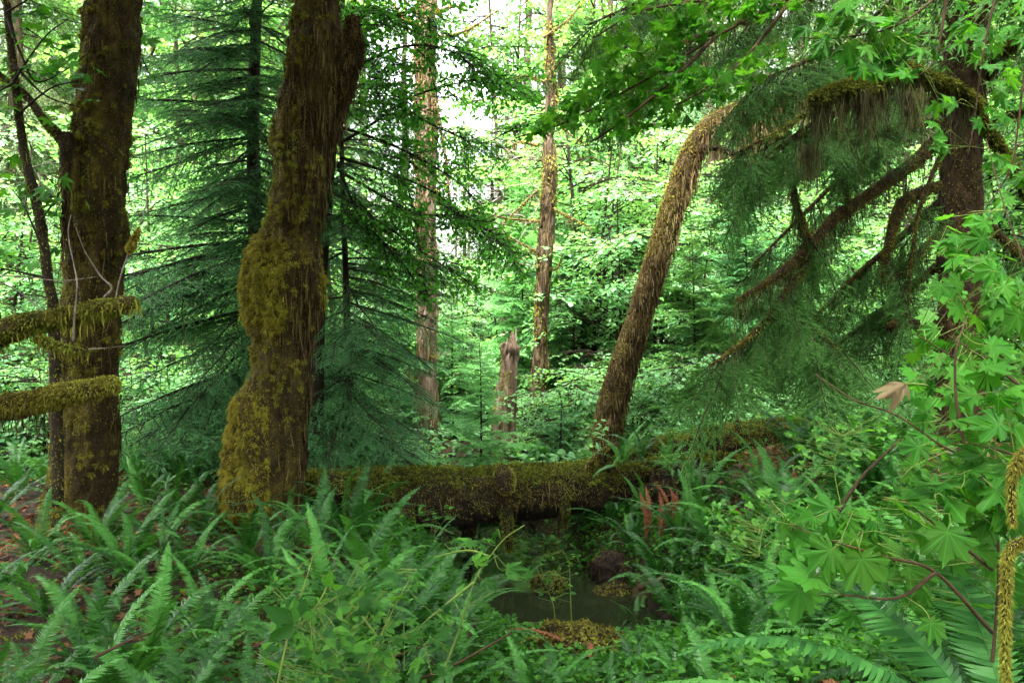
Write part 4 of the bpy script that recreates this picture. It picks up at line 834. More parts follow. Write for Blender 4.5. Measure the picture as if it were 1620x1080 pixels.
bough([(1260, 230, 7.8), (1255, 290, 7.8), (1265, 340, 7.8), (1282, 380, 7.8)], [.012, .03, .03, .02], 176, 1800, 500, (.05, .4), 6)
bough([(1560, 120, 9.1), (1590, 80, 8.8), (1630, 60, 8.6), (1680, 30, 8.4)], [.07, .07, .07, .05], 177, 4000, 400, (.05, .4), 12)
bough([(1560, 350, 9.1), (1600, 390, 8.9), (1640, 410, 8.7), (1700, 440, 8.5)], [.05, .045, .04, .03], 178, 3000, 300, (.05, .3), 16)
bough([(1558, 200, 9.2), (1610, 180, 9.0), (1670, 200, 8.8), (1720, 230, 8.6)], [.05, .045, .04, .03], 179, 3000, 300, (.05, .4), 16)
bough([(1556, 480, 9.2), (1600, 470, 9.0), (1660, 500, 8.8)], [.05, .045, .03], 180, 2000, 300, (.05, .3), 8)
bough([(1560, 10, 9.2), (1620, -20, 9.0), (1700, -20, 8.8)], [.06, .05, .04], 181, 2000, 300, (.05, .5), 18)
bough([(1486, 250, 9.0), (1455, 330, 8.7), (1440, 420, 8.6), (1436, 500, 8.5)], [.025, .02, .016, .006], 182, 1200, 300, (.05, .3), 12)
wd.build('twigs', M['bark_dark'], t); nl.build('needles', M['spruce'], t)
hg = Geo()                                                          # upper crown of the spruce, mostly above the frame
tg, wd2, nl2 = conifer(16, .05, 6.2, lambda f: 4.2 * (1 - f) ** .7 + .4, 110, BS, 2.5, 183, (-.35, .1), (pR[-1][0], Ys, 0))
wd2.build('upper_branches', M['bark_dark'], t); nl2.build('upper_needles', M['spruce'], t)

# bright moss-sleeved bough that arches in front of the spruce
t = thing('arching_mossy_bough', 'bright green moss-sleeved bough arching in front of the dark spruce trunk', 'bough', P(1640, 330, 7.6))
mossy_limb(t, PP([(1680, 420, 7.9), (1640, 330, 7.7), (1610, 275, 7.6), (1575, 225, 7.5), (1540, 168, 7.4), (1505, 145, 7.3), (1470, 130, 7.2), (1430, 117, 7.1), (1400, 125, 7.0), (1375, 148, 6.95), (1345, 142, 6.9), (1310, 152, 6.85), (1275, 178, 6.8), (1240, 205, 6.75), (1200, 220, 6.7)], None), [.06, .06, .06, .06, .055, .055, .05, .05, .05, .035, .03, .025, .018, .012, .004], 191, 'bark_dark', 'moss_green', 26000, 'wood', 0, k=10, hi=.06, n=140)
cb = crom(PP([(1540, 168, 7.4), (1505, 145, 7.3), (1470, 130, 7.2), (1430, 117, 7.1), (1400, 125, 7.0), (1375, 148, 6.95), (1345, 142, 6.9), (1290, 165, 6.8)]), 100)
V, T = tube(cb, .055, 12); p_, n_ = sample(V, T, 1500, 195, lambda p, n: sstep(-.2, .3, n[:, 2])); q = Geo(); q.add(*tussock(p_, n_, 30, .03, .05, .010, 196, .6)); q.build('crest_moss', M['moss_green'], t)
u = rg.rand(1700); b = np.stack([np.interp(u, np.linspace(0, 1, 100), cb[:, i]) for i in range(3)], -1) + rg.normal(size=(1700, 3)) * .03
q = Geo(); q.add(*strands(b, (.04 + .62 * rg.rand(1700) ** 2.2) * (.05 + 1.7 * vnoise(np.stack([u * 26, u * 0, u * 0], -1)) ** 1.5), .0075, 192, .2, 4)); q.build('moss_curtain', M['lichen'], t)
for i, (px, py) in enumerate(((1290, 165), (1365, 150), (1280, 235), (1440, 150))):
    b = P(px, py, 6.85) + rg.normal(size=(150, 3)) * [.05, .05, .03]; q = Geo(); q.add(*strands(b, .05 + .4 * rg.rand(150) ** 1.6, .007, 193 + i, .2, 4)); q.build('moss_tassel', M['lichen'], t)

# ------------------------------------------------------------------ fallen logs, the leaning root mass, mossy mounds
def log(t, pts, rad, seed, nm, lump=.05, k=56, n=150, green=None, name='log_body'):
    c = crom(pts, n); r = np.interp(np.linspace(0, 1, n), np.linspace(0, 1, len(rad)), rad)
    g = Geo(); g.add(*tube(c, r, k, lambda V: lump * fbm(V * np.array([2.4, 7, 7]) + seed, 4) + .02 * fbm(V * 16, 3))); g.build(name, M['rot'], t, smooth=True); V, T, _ = g.arr()
    tops = lambda a, b_: (lambda p, n: sstep(a, b_, n[:, 2] + .55 * fbm(p * np.array([2.2, 3, 3]) + seed, 3)))
    q = Geo(); q.add(*fuzz(V, T, int(nm * 1.8), seed, .012, .042, .0065, .8, tops(-.55, .15))); q.build('moss', M['moss'], t)
    q = Geo(); q.add(*fuzz(V, T, int(nm * 1.6), seed + 3, .015, .045, .007, .8, tops(.15, .75))); p_, n_ = sample(V, T, nm // 16, seed + 7, tops(.2, .8)); q.add(*tussock(p_, n_, 26, .03, .045, .011, seed + 8, .7)); q.build('top_moss', M['moss_green'], t)
    q = Geo(); p_, n_ = sample(V, T, nm // 8, seed + 5, lambda p, n: sstep(-.2, .3, n[:, 2] + fbm(p * 3, 2))); q.add(*strands(p_ + n_ * .01, .05 + .18 * rg.rand(len(p_)) ** 2, .012, seed + 6, .2)); q.build('trailing_moss', M['moss_brown'], t)
    return V, T
t = thing('fallen_log', 'long mossy log spanning the dark pool from the burled trunk', 'log', P(800, 782, 9.2))
log(t, PP([(470, 795, 8.6), (560, 792, 8.75), (650, 790, 8.9), (760, 785, 9.1), (870, 776, 9.35), (980, 768, 9.6), (1060, 766, 9.8), (1130, 768, 10.0)]), [.34, .34, .33, .31, .30, .275, .26, .25], 201, 60000)
def stub(rows, rad, seed, name='stub', moss='moss', nm=2500, wood='rot', hang=150): mossy_limb(t, PP(rows), rad, seed, wood, moss, nm, name, hang, (.03, .2), 'moss_brown', hname='stub_moss', k=12, n=24)
stub([(640, 800, 8.6), (642, 822, 8.5), (644, 838, 8.48)], [.08, .10, .06], 211, moss='moss_green', nm=4500)
stub([(798, 790, 9.0), (800, 815, 8.85), (803, 840, 8.8), (806, 870, 8.8)], [.07, .075, .06, .045], 212, moss='moss_green', nm=4500)
stub([(888, 785, 9.2), (893, 800, 9.1), (896, 815, 9.05)], [.06, .06, .05], 213, moss='moss_green', nm=1800)
for k, (dx, ln_) in enumerate(((-5, 35), (3, 25))): stub([(893 + dx, 810, 9.1), (891 + dx * 1.3, 825, 9.1), (890 + dx * 1.2, 815 + ln_, 9.1)], [.03, .022, .008], 214 + k, nm=200, hang=0, name='root_prong')
stub([(745, 810, 9.2), (742, 840, 9.2), (737, 868, 9.2)], [.10, .085, .075], 216, nm=400, hang=0, name='prop_root')
stub([(795, 745, 8.95), (799, 760, 8.85), (803, 778, 8.8)], [.10, .12, .08], 217, nm=4000, moss='moss')
stub([(962, 745, 9.4), (958, 722, 9.4), (972, 708, 9.42), (980, 704, 9.42)], [.10, .085, .07, .05], 218, nm=3000, moss='moss', name='upright_stub')
stub([(928, 742, 9.3), (938, 728, 9.28), (952, 716, 9.3), (966, 706, 9.35)], [.03, .04, .035, .01], 219, nm=900, moss='moss', name='upright_stub', wood='moss_base')
t = thing('fallen_log', 'shorter mossy log lying beyond and right of the long one', 'log', P(1120, 715, 11.0))
log(t, PP([(1000, 732, 10.4), (1040, 716, 10.5), (1100, 706, 10.6), (1160, 698, 10.7), (1230, 690, 10.9), (1310, 682, 11.2)]), [.15, .19, .21, .22, .21, .18], 221, 22000, k=40)
stub([(1166, 700, 10.6), (1167, 682, 10.55), (1168, 664, 10.55)], [.08, .06, .04], 222, nm=1500, name='upright_stub')
t = thing('fallen_log', 'thin mossy log end tucked against the root mass', 'log', P(1060, 745, 9.2))
log(t, PP([(985, 752, 9.35), (1040, 742, 9.5), (1110, 735, 9.8), (1180, 738, 10.2)]), [.10, .12, .12, .10], 225, 12000, k=30)
# root mass on the right bank of the pool
def mound(name, label, cat, c, R, seed, mats, nm, amp=.3, squash=None, lowmoss=.1, kk=(64, 40), hang=0, group=None):
    t = thing(name, label, cat, c, group); th = np.arange(kk[0]) / kk[0] * 2 * pi; ph = np.linspace(-.5 * pi, .5 * pi, kk[1])
    d = np.stack([np.cos(th)[None] * np.cos(ph)[:, None], np.sin(th)[None] * np.cos(ph)[:, None], np.sin(ph)[:, None] + 0 * th[None]], -1)
    V = np.asarray(c) + d * R * (1 + amp * fbm(d * 2.2 + seed, 4) + amp * .35 * fbm(d * 8 + seed, 3))[..., None]
    i, j = np.meshgrid(np.arange(kk[1] - 1), np.arange(kk[0]), indexing='ij'); j2 = (j + 1) % kk[0]; a0 = i * kk[0]
    T = np.concatenate([np.stack([a0 + j, a0 + j2, a0 + kk[0] + j2], -1).reshape(-1, 3), np.stack([a0 + j, a0 + kk[0] + j2, a0 + kk[0] + j], -1).reshape(-1, 3)]); V = V.reshape(-1, 3)
    g = Geo(); g.add(V, T); g.build('core', M[mats[0]], t, smooth=True)
    if nm: q = Geo(); q.add(*fuzz(V, T, nm, seed, .015, .05, .011, .8, lambda p, n: sstep(lowmoss, lowmoss + .4, n[:, 2] + .4 * fbm(p * 5 + seed, 2)))); q.build('moss', M[mats[1]], t)
    if hang: q = Geo(); p_, n_ = sample(V, T, hang, seed + 1, lambda p, n: (n[:, 1] < .3) * 1.0); q.add(*strands(p_ + n_ * .02, .1 + .4 * rg.rand(len(p_)) ** 1.5, .016, seed + 2, .15)); q.build('hanging_roots', M['moss_brown'], t)
    return t
mound('root_mass', 'dark upturned root mass hung with dead fronds at the end of the log', 'stump', P(1078, 812, 9.2), np.array([.47, .5, .56]), 231, ('rot', 'moss'), 12000, .4, lowmoss=.3, hang=1500)
mound('root_mass', 'low dark undercut root bank beside the pool', 'stump', P(1022, 905, 8.4), np.array([.5, .45, .27]), 232, ('rot', 'moss'), 4000, .35, lowmoss=.5, hang=350)
mound('mossy_mound', 'brown-gold mossy stump mound in front of the pool', 'stump', np.array([.42, 5.0, float(gh(.42, 5)) + .02]), np.array([.34, .26, .19]), 233, ('rot', 'moss'), 14000, .3, lowmoss=-.1, hang=500)
mound('mossy_mound', 'small green mossy islet standing in the dark pool', 'mound', np.array([.37, 8.0, WZ + .05]), np.array([.17, .13, .12]), 234, ('rot', 'moss_green'), 4000, .3, lowmoss=-.1)
mound('mossy_mound', 'round green mossy hummock at the near right edge of the pool', 'mound', G(925, 6.5, .05), np.array([.22, .2, .15]), 235, ('rot', 'moss_green'), 7000, .3, lowmoss=-.3)
mound('mossy_mound', 'low green hummock where the pool meets the right bank', 'mound', G(1000, 7.2, -.02), np.array([.36, .3, .2]), 239, ('rot', 'moss_green'), 9000, .3, lowmoss=-.3)
mound('mossy_mound', 'mossy lump at the foot of the dark undercut root bank', 'mound', G(975, 8.0, .0), np.array([.25, .22, .2]), 240, ('rot', 'moss'), 6000, .35, lowmoss=-.2)
mound('mossy_mound', 'bright mossy bank seen below the log, left of the hanging stub', 'mound', P(690, 868, 10.4), np.array([.55, .35, .22]), 236, ('rot', 'moss_green'), 9000, .3, lowmoss=-.3)
mound('mossy_mound', 'mossy bank in the gap under the log, right of the hanging stub', 'mound', P(850, 875, 11.4), np.array([.9, .45, .4]), 237, ('rot', 'moss_green'), 9000, .3, lowmoss=-.2)
mound('mossy_mound', 'bright mossy hummock at the left end of the long log', 'mound', P(525, 775, 8.2), np.array([.2, .2, .16]), 238, ('rot', 'moss_green'), 6000, .3, lowmoss=-.2)

# ------------------------------------------------------------------ ferns
rs = np.random.RandomState(123)
def patch(spots, group, what, where, sc=(.85, 1.1), tpls=None, dz=0):
    os_ = []
    for i, s in enumerate(spots):
        px, Y = s[:2]; k = s[2] if len(s) > 2 else rs.uniform(*sc)
        p = G(px, Y, dz) if len(s) < 4 else np.array([*G(px, Y)[:2], s[3]])
        os_.append(put(tpls or FERN_T, rs.randint(5), p, rs.rand() * 6.28, k, group))
    ordlab(os_, what, where); return os_
patch([(-60, 3.3), (25, 3.6), (40, 2.9), (140, 4.3), (285, 3.35), (345, 3.0), (230, 4.1), (395, 3.7), (440, 3.2), (330, 4.5), (480, 4.3), (170, 3.75)], 'ferns in the front left', 'glossy sword fern', 'in the lower left front', (.68, .86))
patch([(-40, 5.0), (20, 5.6), (75, 5.0), (60, 6.2), (130, 5.7), (160, 6.5), (205, 5.9), (245, 5.5), (255, 6.6), (300, 6.1), (320, 7.2), (280, 7.6), (230, 8.2)], 'ferns round the straight trunk', 'dark sword fern', 'round the straight mossy trunk', (.6, .82))
patch([(395, 6.4, .75), (425, 5.9, .8), (462, 6.9, .7), (500, 6.6, .95), (545, 7.2, 1.05), (575, 6.3, .9), (520, 5.4, .8), (610, 5.9, .75)], 'ferns round the burled trunk', 'sword fern', 'round the burled trunk', (.7, .95))
patch([(590, 4.9, .85), (640, 4.5, .9), (690, 4.7, .85), (715, 5.0, .75), (560, 4.4, .8), (660, 5.6, .8), (610, 3.9, .8), (700, 4.0, .75), (730, 4.5, .5), (560, 3.6, .75), (630, 3.4, .7), (520, 4.8, .8)], 'ferns left of the pool', 'sword fern', 'on the pool\'s near left bank')
patch([(1120, 7.6), (1160, 8.4, .65), (1215, 7.6), (1265, 8.6), (1300, 9.4), (1180, 6.6), (1245, 6.9), (1130, 6.2, .8), (1290, 10.4), (1330, 8.2), (1350, 9.6, .8), (1080, 6.9, .75), (1040, 7.6, .7), (1075, 8.0, .75), (1110, 8.6, .8), (1020, 8.9, .6), (965, 9.1, .6), (1000, 8.4, .5), (1045, 6.5, .55), (1010, 7.3, .5), (1090, 6.2, .6)], 'ferns on the right bank', 'dark sword fern', 'between root mass and spruce')
patch([(1150, 5.3, .75), (1215, 5.6, .8), (1275, 6.0, .9), (1330, 6.4, .9), (1385, 6.8, .95), (1440, 6.4, .95), (1345, 5.4, .85), (1290, 4.8, .8), (1410, 5.6, .9), (1480, 5.6, 1), (1235, 4.5, .7), (1180, 4.4, .6), (1540, 6.4, 1), (1390, 4.6, .8), (1330, 7.4, .9), (1430, 7.6, .9), (1380, 8.4, .9)], 'ferns on the near right bank', 'light-catching sword fern', 'on the bank before the spruce')
patch([(1005, 4.3, .42), (1070, 4.0, .42), (850, 3.9, .5), (1130, 3.3, .5), (990, 3.3, .5)], 'ferns at the bottom', 'small sword fern', 'near the brown mossy mound')
patch([(1540, 3.1, .9), (1600, 2.7, .9), (1590, 3.7, 1), (1480, 3.9, .8), (1520, 2.6, .7), (1660, 3.2, 1), (1570, 2.2, .7)], 'ferns behind the maple leaves', 'shaded sword fern', 'among the big lower-right maple leaves')
FAR_FERN = []
for i in range(3):
    g = Geo(); r_ = np.random.RandomState(900 + i)
    for k in range(13):
        V, T, A = FROND[r_.randint(8)].arr(); a = k / 13 * 6.28 + r_.normal() * .2; c_, s_ = math.cos(a), math.sin(a)
        g.add(V @ np.array([[c_, s_, 0], [-s_, c_, 0], [0, 0, 1]]) * r_.uniform(.8, 1.1), T)
    o = bpy.data.objects.new('sword_fern', g.mesh('sword_fern', M['fern'])); C.objects.link(o); tag(o, '', 'fern'); FAR_FERN.append(o)
def far_patch(spots, group, what, where):
    os_ = [put(FAR_FERN, i, G(s[0], s[1]), rs.rand() * 6.28, s[2] if len(s) > 2 else rs.uniform(.8, 1.05), group) for i, s in enumerate(spots)]
    ordlab(os_, what, where)
far_patch([(215, 9.5), (250, 10.5), (300, 9.2), (335, 10.2), (190, 11), (30, 8.8), (70, 9.5), (-10, 7.6), (110, 8.9)], 'ferns behind the two maples', 'dim sword fern', 'behind the two mossy maples')
far_patch([(530, 10.5), (575, 11), (615, 10.4), (660, 11.8), (720, 10.8), (850, 11), (900, 10.6, .9), (930, 10.9, .9), (960, 11.4), (870, 12.5), (945, 10.2, .8), (915, 10.0, .7), (930, 9.5, .6), (690, 10.6, .7), (775, 10.7, .6)], 'ferns behind the log', 'green sword fern', 'just behind the long fallen log')
far_patch([(1045, 12.6), (1100, 13), (1150, 12.2), (1200, 13.5), (1250, 13), (1290, 12), (1330, 11), (1350, 13.5), (1390, 12), (1420, 10.2), (1450, 11)], 'ferns beyond the second log', 'green sword fern', 'beyond the shorter log')
# ferns and dead fronds growing on the root mass
patch([(985, 9.2, .55, .28), (1015, 9.0, .5, .34), (1060, 9.0, .55, .25), (1090, 8.9, .5, .05), (950, 9.7, .5, -.2)], 'ferns on the root mass', 'little sword fern', 'perched on the root mass')
o = thing('dead_fern', 'hanging rust-red dead fronds on the root mass', 'fern', P(1030, 765, 8.4))
for i, (px, py, Y, az) in enumerate([(1020, 765, 8.35, -1.5), (1040, 768, 8.33, -1.3), (1062, 772, 8.33, -1.6), (1025, 775, 8.35, -1.8), (1055, 765, 8.35, -1.2), (1078, 790, 8.3, -1.4), (1035, 760, 8.32, -1.0), (1048, 775, 8.3, -1.9), (1010, 772, 8.34, -1.4), (1070, 768, 8.32, -1.7)]):
    f = bpy.data.objects.new('frond', FROND_DEAD[i % 2]); C.objects.link(f); f.parent = o; f.location = tuple(P(px, py, Y) - np.array(o.location)); f.rotation_euler = (0, 1.15, az); f.scale = (.72,) * 3
for lab, (px, py, Y), n in (('rust-brown dead fronds standing by the foot of the straight trunk', (95, 850, 6.3), 5), ('drooping dark red dead fronds left of the straight trunk', (50, 815, 6.6), 7), ('rust-brown dead fronds by the foot of the burled trunk', (460, 860, 6.6), 4), ('rust-red dead fronds lying at the lower left corner', (165, 1010, 3.3), 5), ('upright rust-brown dead fronds on the right bank by the pool', (1088, 905, 6.3), 3), ('brown dead fronds arching over the mossy stump mound', (930, 1000, 4.9), 4)):
    o = thing('dead_fern', lab, 'fern', G(px, Y, .05))
    for k in range(n):
        f = bpy.data.objects.new('frond', FROND_DEAD[k % 3]); C.objects.link(f); f.parent = o; f.rotation_euler = (0, rs.normal() * .3 - .3 * (k % 2), rs.rand() * 6.28); f.scale = (rs.uniform(.5, .8),) * 3

# large fronds close to the camera at the lower right
BIGF = [frond(.92, 56, .094, a, b, 950 + i, tw, True).mesh('frond', M['fern_light']) for i, (a, b, tw) in enumerate([(.52, .95, .12), (.42, .9, -.15), (.85, 1.35, .2), (.3, .7, .1), (1.0, 1.3, -.2)])]
t = thing('sword_fern', 'largest sword fern, long pale fronds sweeping along the bottom right', 'fern', np.array([1.14, 1.75, .70]), 'near fern')
for i, (m_, az, q) in enumerate([(0, 3.30, 1.0), (1, 3.62, .95), (2, 2.9, .95), (1, 4.0, .8), (0, 4.25, .8), (3, 2.5, 1), (4, 1.5, 1), (2, .6, 1), (4, 5.6, .8), (0, 5.0, .75), (2, 2.0, 1)]):
    f = bpy.data.objects.new('frond', BIGF[m_]); C.objects.link(f); f.parent = t; f.rotation_euler = (0, 0, az); f.scale = (q,) * 3

# ------------------------------------------------------------------ foreground maples, herbs
LC = maple_leaf(2, 5); LC[0][:, 1] *= .78
def sapling(label, base, stems, regions, seed, mat='maple', leaf=LEAF7, stem_r=.006, heroes=(), cat='sapling', name='maple_sapling', stem_mat='twig_red', face=(0, -.55, .85), tipdir=(0, -.15, -.35)):
    rs = np.random.RandomState(seed); t = thing(name, label, cat, base); sg, lv, pet = Geo(), Geo(), Geo(); pts = []
    for q_ in stems:
        cc = crom(PP(q_), 30); sg.add(*tube(cc, np.linspace(stem_r * 1.3, stem_r * .4, 30), 6)); pts.append(cc)
    sg.build('stems', M[stem_mat], t, smooth=True); allp = np.concatenate(pts)
    P_, Z_, D_, N_ = [], [], [], []
    for poly, Y0, Y1, n, s0, s1 in regions:
        poly = np.array(poly, float); lo, hi = poly.min(0), poly.max(0); c_ = 0
        n = int(n * (1.7 if leaf in () or cat == 'bough' else 1.7 if name == 'maple_sapling' else 1))
        while c_ < n:
            q = lo + (hi - lo) * rs.rand(2); ins = False; j = len(poly) - 1
            for i in range(len(poly)):
                if (poly[i, 1] > q[1]) != (poly[j, 1] > q[1]) and q[0] < (poly[j, 0] - poly[i, 0]) * (q[1] - poly[i, 1]) / (poly[j, 1] - poly[i, 1]) + poly[i, 0]: ins = not ins
                j = i
            if not ins: continue
            P_.append(P(q[0], q[1], rs.uniform(Y0, Y1))); Z_.append(rs.uniform(s0, s1)); D_.append(rs.normal(size=3) * [.9, .5, .25] + tipdir); N_.append(nrm(np.array(face)) + rs.normal(size=3) * .33); c_ += 1
    for px, py, Y, s, dx, dy, nz in heroes:
        P_.append(P(px, py, Y)); Z_.append(s); D_.append([dx, -.25, dy]); N_.append(np.array([0, -1 + nz, nz]) + rs.normal(size=3) * .08)
    P_, Z_, D_, N_ = map(np.array, (P_, Z_, D_, N_))
    Fm = frames(D_, N_); Fm[:, :, 1] *= rs.uniform(.78, 1.05, len(Z_))[:, None]; Fm[:, :, 2] *= rs.uniform(-.6, 3.2, len(Z_))[:, None]; Z_ = Z_ * (.58 if leaf is LEAF7 else .62 if leaf is LEAF5 or leaf is LC else 1); vars_ = V7 if leaf is LEAF7 else V5 if leaf is LEAF5 else [leaf]; kv = rs.randint(len(vars_), size=len(Z_))
    for q_, lf in enumerate(vars_): w_ = kv == q_; lv.inst(lf, Fm[w_] * Z_[w_][:, None, None], (P_ - Fm[:, :, 0] * (Z_ * .35)[:, None])[w_])
    lv.build('leaves', M[mat], t)
    for p, d, z in zip(P_, Fm[:, :, 0], Z_):                          # petioles run back to the nearest stem
        a = p - d * z * .35; b = allp[np.argmin(np.linalg.norm(allp - a, axis=1))]
        if np.linalg.norm(a - b) < .55: pet.add(*tube(crom([a, a - d * z * .5, b], 6), .0013 if z < .14 else .0018, 3))
    pet.build('petioles', M['stem_green'], t); return t
sapling('maple sapling with large pale leaves and a dark slanting twig at the lower right', G(1560, 1.9),
        [[(1560, 1150, 1.9), (1580, 900, 1.95), (1560, 760, 1.95), (1475, 695, 1.95), (1415, 655, 1.98), (1350, 632, 2.0), (1290, 592, 2.05)], [(1570, 830, 1.95), (1640, 740, 2.1), (1590, 715, 2.05), (1530, 700, 2.0)], [(1535, 735, 1.95), (1515, 650, 1.98), (1512, 560, 2.0), (1530, 500, 2.1)],
         [(1570, 1000, 1.9), (1480, 905, 1.85), (1400, 880, 1.85), (1300, 850, 1.9), (1255, 830, 1.95)], [(1480, 905, 1.85), (1420, 945, 1.8), (1330, 940, 1.85)], [(1570, 900, 1.95), (1480, 830, 1.85), (1430, 790, 1.85)], [(1640, 630, 2.3), (1560, 570, 2.3), (1500, 530, 2.3)]],
        [([(1230, 800), (1330, 790), (1460, 850), (1480, 960), (1380, 990), (1240, 930)], 1.85, 2.4, 24, .07, .14), ([(1420, 700), (1620, 640), (1640, 860), (1430, 800)], 1.85, 2.5, 34, .10, .15), ([(1490, 560), (1620, 540), (1620, 660), (1500, 640)], 2.0, 2.6, 12, .10, .14), ([(1440, 860), (1570, 850), (1570, 1010), (1450, 1000)], 1.9, 2.3, 12, .09, .13)],
        251, stem_r=.004, heroes=[(1438, 812, 1.75, .15, -.5, .35, .75), (1498, 862, 1.75, .145, -.2, -.6, .6), (1464, 652, 1.9, .125, -.5, .2, .8), (1527, 655, 1.9, .13, .5, .35, .7), (1552, 738, 1.9, .12, .7, .3, .75), (1300, 880, 1.8, .14, -.6, -.3, .5), (1368, 905, 1.8, .15, .1, -.8, .45), (1268, 915, 1.8, .15, -.9, -.1, .7), (1480, 1000, 1.72, .10, .1, -.4, .85), (1250, 945, 1.85, .15, -.8, -.5, .6), (1275, 810, 1.95, .12, -.8, .5, .6), (1590, 790, 1.85, .13, .4, -.5, .5), (1470, 770, 2.0, .13, -.8, -.2, .6)])
sapling('column of hanging maple leaves in front of the dark spruce trunk', G(1640, 2.6),
        [[(1680, 1000, 2.5), (1670, 700, 2.6), (1640, 480, 2.7), (1590, 330, 2.8), (1560, 220, 2.9)], [(1660, 620, 2.6), (1560, 540, 2.6), (1500, 430, 2.7)], [(1640, 480, 2.7), (1540, 430, 2.75), (1480, 400, 2.8)], [(1650, 560, 2.6), (1550, 580, 2.55), (1450, 530, 2.6)]],
        [([(1500, 420), (1560, 330), (1600, 300), (1620, 440), (1640, 600), (1440, 620), (1440, 540)], 2.4, 3.1, 42, .09, .125), ([(1570, 440), (1660, 420), (1660, 660), (1570, 660)], 2.3, 2.8, 16, .09, .13), ([(1490, 340), (1530, 340), (1530, 500), (1480, 480)], 2.7, 3.0, 9, .09, .11), ([(1435, 560), (1480, 600), (1470, 700), (1430, 640)], 2.6, 3.0, 8, .08, .11)], 252, stem_r=.004, face=(-.2, -.75, .6), tipdir=(-.2, -.1, -.6))
sapling('maple bough overhanging the top right, its leaves lit through', P(1500, -60, 3.4),
        [[(1620, -120, 3.3), (1500, -20, 3.3), (1420, 40, 3.2), (1330, 60, 3.2), (1265, 60, 3.2)], [(1500, -20, 3.3), (1480, 90, 3.3), (1440, 130, 3.3)], [(1600, -100, 3.5), (1560, 60, 3.5), (1540, 200, 3.5), (1530, 250, 3.5)], [(1640, -60, 3.4), (1620, 120, 3.4), (1600, 260, 3.4), (1560, 330, 3.4)]],
        [([(1265, 50), (1330, 0), (1450, -30), (1450, 40), (1420, 120), (1370, 120), (1280, 85)], 3.0, 3.5, 40, .11, .15), ([(1400, 60), (1480, 40), (1470, 120), (1390, 130)], 3.0, 3.5, 14, .10, .13), ([(1500, -20), (1640, -20), (1640, 130), (1520, 90)], 3.3, 4.2, 30, .09, .13), ([(1560, 120), (1640, 110), (1640, 330), (1580, 300), (1540, 200)], 3.2, 4.2, 30, .09, .13), ([(1480, 150), (1510, 150), (1500, 250), (1470, 250)], 3.3, 3.6, 6, .09, .11)], 253, cat='bough', name='maple_bough', stem_r=.006, leaf=LEAF5, face=(0, -.5, .75), tipdir=(-.3, -.1, -.5))
rows_ = [[(1420, -90, 4.6), (1260, -10, 4.4), (1130, 60, 4.3), (1050, 110, 4.3), (960, 160, 4.35), (880, 200, 4.4), (815, 218, 4.45)], [(1260, -10, 4.4), (1120, 0, 4.3), (1010, 20, 4.3), (940, 60, 4.4)], [(1130, 60, 4.3), (1060, 130, 4.2), (980, 195, 4.2), (935, 225, 4.25)], [(1260, -10, 4.4), (1180, 90, 4.3), (1100, 150, 4.2), (1060, 170, 4.2)]]
sapling('long maple bough of overlapping leaves slanting down from the top toward the bent tree', P(1420, -90, 4.6), rows_,
        [([(815, 225), (870, 170), (960, 100), (1060, 60), (1110, 110), (1010, 170), (930, 200), (850, 215)], 4.1, 4.6, 120, .09, .13), ([(935, 110), (960, 30), (1040, -20), (1260, -30), (1270, 20), (1120, 60), (1000, 90)], 4.1, 4.7, 120, .09, .13), ([(930, 230), (1000, 160), (1120, 110), (1240, 60), (1250, 100), (1100, 190), (990, 215)], 4.0, 4.6, 85, .08, .12)], 254, cat='bough', name='maple_bough', stem_r=.010, leaf=LEAF5, face=(0, .25, 1), tipdir=(-.6, -.1, -.35))
# broad-leaved herbs with long pale stems in the middle foreground
HB = 'salmonberry stems in the foreground'
def herb(label, stems, region, seed, leaf=OVAL, mat='herb', r=.004, stem_mat='stem_green', heroes=()):
    t = sapling(label, G(stems[0][0][0], stems[0][0][2]), stems, region, seed, mat, leaf, r, heroes, 'plant', 'leafy_plant', stem_mat, (0, -.4, .9), (.55, -.15, .12)); t['group'] = HB
herb('tall leaning plant with broad toothed leaves in front of the pool', [[(690, 1090, 3.3), (725, 1000, 3.25), (750, 920, 3.2), (775, 880, 3.2), (800, 850, 3.2), (830, 830, 3.2)], [(750, 920, 3.2), (700, 960, 3.2), (640, 1010, 3.2)], [(775, 880, 3.2), (740, 870, 3.2), (690, 880, 3.2)]],
     [([(640, 960), (740, 900), (830, 870), (840, 910), (760, 960), (680, 1030)], 3.0, 3.5, 15, .08, .12), ([(560, 1000), (640, 980), (700, 1060), (600, 1085)], 2.9, 3.4, 12, .08, .12), ([(720, 850), (790, 830), (800, 860), (730, 880)], 3.1, 3.4, 8, .06, .10)], 261, LC, heroes=[(815, 898, 3.1, .125, .8, .15, .4), (775, 925, 3.1, .11, .5, -.3, .6), (760, 885, 3.15, .10, .9, .45, .3), (700, 1000, 3.1, .11, -.6, -.5, .7), (655, 1050, 3.0, .12, -.6, -.4, .8)])
herb('leaning plant with narrow bright leaves at the bottom, left of the pool', [[(560, 1120, 2.9), (600, 1010, 2.9), (640, 930, 2.9), (660, 900, 2.95)], [(600, 1010, 2.9), (560, 960, 2.9), (520, 930, 2.9)]],
     [([(500, 930), (580, 880), (660, 900), (680, 980), (560, 1000)], 2.8, 3.3, 40, .03, .07), ([(480, 1000), (620, 1000), (620, 1085), (460, 1085)], 2.6, 3.1, 46, .03, .07)], 262, TRI, 'herb')
